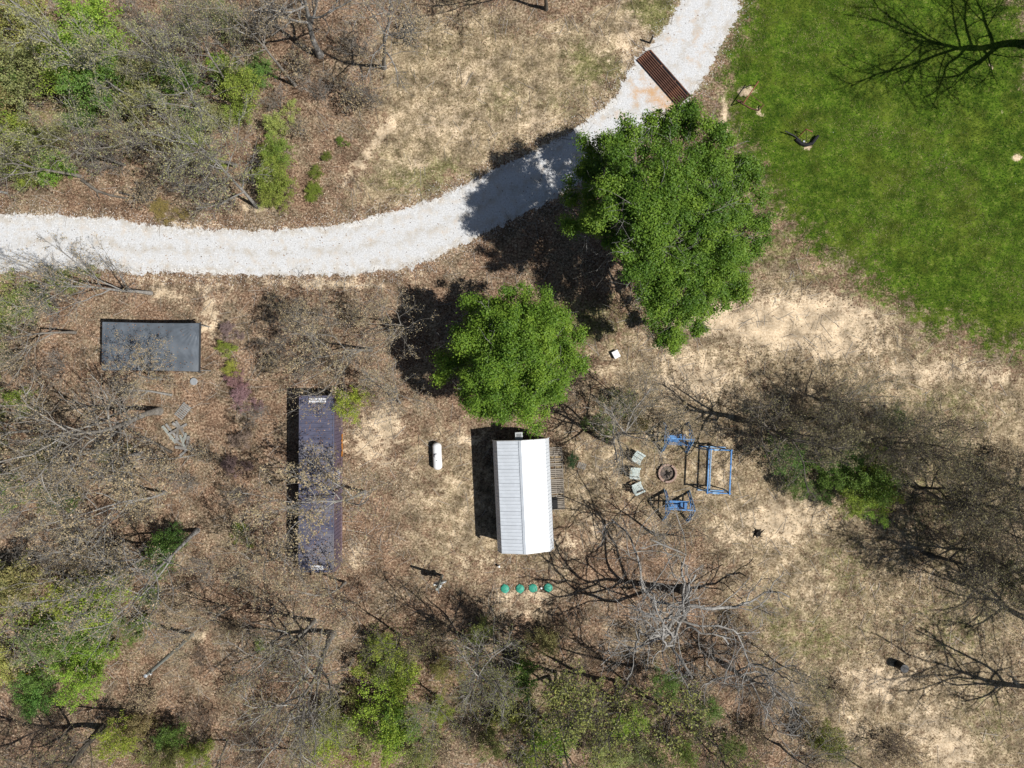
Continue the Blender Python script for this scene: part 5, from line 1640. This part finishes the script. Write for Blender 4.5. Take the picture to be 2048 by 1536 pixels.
# ------------------------------------------------------------------ garden chairs
def chair(label, px, py, rz):
    t = thing('garden_chair', label, 'chair', W(px, py), rz, 'pale garden chairs by the fire pit')
    se = MB().bar((-0.25, 0.22, 0.34), (-0.25, -0.32, 0.24), 0.04, 0.09).bar((0.25, 0.22, 0.34), (0.25, -0.32, 0.24), 0.04, 0.09).build('seat', 'chair_plastic', t)
    for k in range(6):
        y = 0.22 - k * 0.1
        MB().bar((-0.28, y, 0.395 - k * 0.0185), (0.28, y, 0.395 - k * 0.0185), 0.085, 0.022).build('slat', 'chair_plastic', se)
    bk = MB().bar((-0.27, -0.30, 0.42), (0.27, -0.30, 0.42), 0.03, 0.07).bar((-0.27, -0.46, 0.72), (0.27, -0.46, 0.72), 0.03, 0.07).build('backrest', 'chair_plastic', t)
    for k in range(5):
        x = -0.23 + k * 0.115
        hh = 0.98 - 0.05 * abs(k - 2)
        MB().bar((x, -0.26, 0.28), (x * 1.15, -0.26 - (hh - 0.28) * 0.42, hh), 0.095, 0.022, up=Vector((0, 1, 0.3))).build('slat', 'chair_plastic', bk)
    for s in (-1, 1):
        MB().box((s * 0.35, -0.06, 0.57), (0.13, 0.72, 0.025)).build('arm', 'chair_plastic', t)
        MB().bar((s * 0.31, 0.24, -0.01), (s * 0.31, 0.24, 0.56), 0.05, 0.09).build('leg', 'chair_plastic', t)
        MB().bar((s * 0.31, -0.48, -0.01), (s * 0.31, -0.28, 0.56), 0.05, 0.08).build('leg', 'chair_plastic', t)
    return t


chair('pale slatted garden chair closest to the twiggy tree trunk', 1276, 915, R(-122))
chair('pale slatted garden chair, middle one of three by the fire pit', 1270, 945, R(-95))
chair('pale slatted garden chair on the south side of its row of three', 1276, 974, R(-65))

# ------------------------------------------------------------------ smaller things
bx = thing('storage_box', 'small white box with a dark side standing alone in dry grass', 'box', W(1231, 709), R(-62))
MB().box((0, 0, 0.15), (0.50, 0.42, 0.30), ch=0.012).build('body', 'grey_box', bx)
MB().box((0, 0, 0.322), (0.55, 0.47, 0.045), ch=0.012).build('lid', 'white_paint', bx)
bk = thing('wash_tub', 'round white metal tub lying below the dark canopy', 'tub', W(390, 763), 0)
MB().lathe([(0.20, 0.0), (0.245, 0.2), (0.255, 0.21), (0.235, 0.21), (0.19, 0.03), (0.01, 0.025)], 24).build('bowl', 'white_paint', bk, smooth=True)
MB().lathe([(0.245, 0.195), (0.265, 0.2), (0.265, 0.215), (0.245, 0.22)], 24).build('rim', 'galvanised', bk)
dm = thing('steel_drum', 'black upright burn drum standing on bright sand', 'drum', W(1796, 1328), 0)
MB().lathe([(0.285, 0.0), (0.29, 0.02), (0.285, 0.05), (0.285, 0.28), (0.298, 0.30), (0.285, 0.32), (0.285, 0.57), (0.298, 0.59), (0.285, 0.61), (0.285, 0.84), (0.296, 0.86), (0.285, 0.88), (0.262, 0.88), (0.255, 0.4), (0.01, 0.38)], 26).build('shell', 'black_steel', dm, smooth=True)
MB().lathe([(0.25, 0.36), (0.2, 0.46), (0.01, 0.48)], 18).build('ash_fill', 'char', dm)
MB().lathe([(0.286, 0.86), (0.305, 0.865), (0.305, 0.89), (0.286, 0.895)], 26).build('rim', 'black_steel', dm)
ch_ = thing('charred_stump', 'small charred black stump with roots on the sand', 'stump', W(1515, 1066), 0)
MB().lathe([(0.30, -0.03), (0.24, 0.06), (0.19, 0.2), (0.16, 0.26), (0.05, 0.2), (0.01, 0.16)], 11).build('stump', 'char', ch_)
rnd = random.Random(2)
for k in range(7):
    an = k * 0.9 + rnd.uniform(-.2, .2)
    L_ = rnd.uniform(0.35, 0.6)
    MB().tube([(0.15 * math.cos(an), 0.15 * math.sin(an), 0.08), (0.32 * math.cos(an + .1), 0.32 * math.sin(an + .1), 0.04), (L_ * math.cos(an + .3), L_ * math.sin(an + .3), 0.0)], [0.06, 0.045, 0.015], 6).build('root', 'bark_dark' if k % 2 else 'char', ch_)

# lumber pile + loose pallet in the west wood
lp = thing('lumber_pile', 'heap of grey weathered boards among fallen branches in the west wood', 'lumber', W(355, 880), 0)
o0 = W(355, 880)
bd = [((325, 852), (352, 886), .20), ((332, 848), (358, 880), .16), ((352, 842), (374, 878), .24), ((345, 846), (366, 860), .3), ((360, 870), (372, 900), .12), ((340, 875), (388, 905), .10), ((350, 894), (392, 900), .2), ((356, 860), (352, 884), .3), ((372, 866), (366, 886), .28), ((378, 872), (374, 892), .26), ((384, 890), (360, 912), .15), ((338, 868), (374, 848), .34)]
for k, ((x0, y0), (x1, y1), z) in enumerate(bd):
    a_, b_ = W(x0, y0, z) - o0, W(x1, y1, z * 0.4) - o0
    MB().bar(a_, b_, 0.16 if k % 3 else 0.2, 0.05).build('board', 'grey_lumber' if k % 4 else 'pole_wood', lp)
pallet('wooden_pallet', 'loose grey pallet lying on leaf litter north of the lumber pile', W(367, 822), R(-38), None, 0.7, 1.15, 8, 'grey_lumber')

# fallen logs
def log(label, pts, r, bark='bark_grey', h0=0.0):
    p0 = W(*pts[0])
    t = thing('fallen_log', label, 'log', p0, 0, 'fallen logs')
    P = [W(x, y) - p0 + Vector((0, 0, r * 0.85 + h0 * k)) for k, (x, y) in enumerate(pts)]
    rs = [r * (1 - 0.55 * k / (len(P) - 1)) for k in range(len(P))]
    MB().tube(P, rs, 9).build('trunk', bark, t, smooth=True)
    rnd = random.Random(int(pts[0][0]))
    for k in range(1, len(P) - 1):
        d_ = (P[k + 1] - P[k]).normalized()
        sd = Vector((-d_.y, d_.x, 0)) * rnd.choice((-1, 1))
        q = P[k] + d_ * 0.6 + sd * rnd.uniform(0.5, 1.1) + Vector((0, 0, rnd.uniform(0.1, 0.4)))
        MB().tube([P[k], (P[k] + q) / 2 + Vector((0, 0, 0.06)), q], [rs[k] * .5, rs[k] * .35, rs[k] * .15], 6).build('branch', bark, t)


log('dark fallen log lying along the thicket above the drive', [(165, 360), (195, 382), (225, 392), (258, 398)], 0.13, 'bark_dark')
log('thin dark fallen log parallel to the drive at the thicket edge', [(240, 385), (275, 395), (310, 402), (345, 408)], 0.09, 'bark_dark')
log('pale fallen limb with branches at the thicket edge', [(470, 400), (430, 388), (395, 372), (350, 372)], 0.09, 'bark_pale')
log('small pale fallen log beside the drive at the far west', [(16, 387), (5, 384), (-6, 382)], 0.10, 'bark_pale')
log('dark fallen log pointing at the lumber pile', [(345, 905), (310, 885), (275, 868), (252, 852)], 0.11, 'bark_dark')
log('pale fallen limb under the oak east of the canopy tub', [(345, 790), (300, 782), (262, 780), (225, 772)], 0.09, 'bark_pale')
log('pale fallen limb curling across litter below the lumber pile', [(415, 905), (380, 912), (340, 918), (290, 915), (250, 925)], 0.06, 'bark_pale')


# ------------------------------------------------------------------ leaves blown onto the flat tops
def roof_debris(parent, n, fx, seed, mat='litter_leaf'):
    r = np.random.default_rng(seed)
    P = np.array([fx(r) for _ in range(n)])
    nr_ = r.normal(size=(n, 3)) * 0.25 + np.array([0, 0, 1.0])
    v, q = leaf_quads(P, nr_, 0.04, 0.6, r, 0.1)
    o = link('fallen_leaves', raw_mesh('fallen_leaves', v, [q], np.clip(r.normal(0.45, 0.25, n), 0, 1)), mat, parent)
    o['kind'] = 'stuff'


roof_debris(can, 420, lambda r: (-LX / 2 + LX * r.beta(1.0, 1.8), r.uniform(-LY / 2 + .1, LY / 2 - .1) if r.random() < .6 else r.normal(-1.2, 0.2), HC + 0.16), 1)
roof_debris(ctn, 900, lambda r: (np.clip(r.normal(0.0, 0.6), -1.1, 1.1), r.uniform(-clen / 2 + .2, clen / 2 - .2) if r.random() < .55 else np.clip(r.normal(-1.5, 2.2), -clen / 2 + .2, clen / 2 - .2), CH - 0.012), 2)
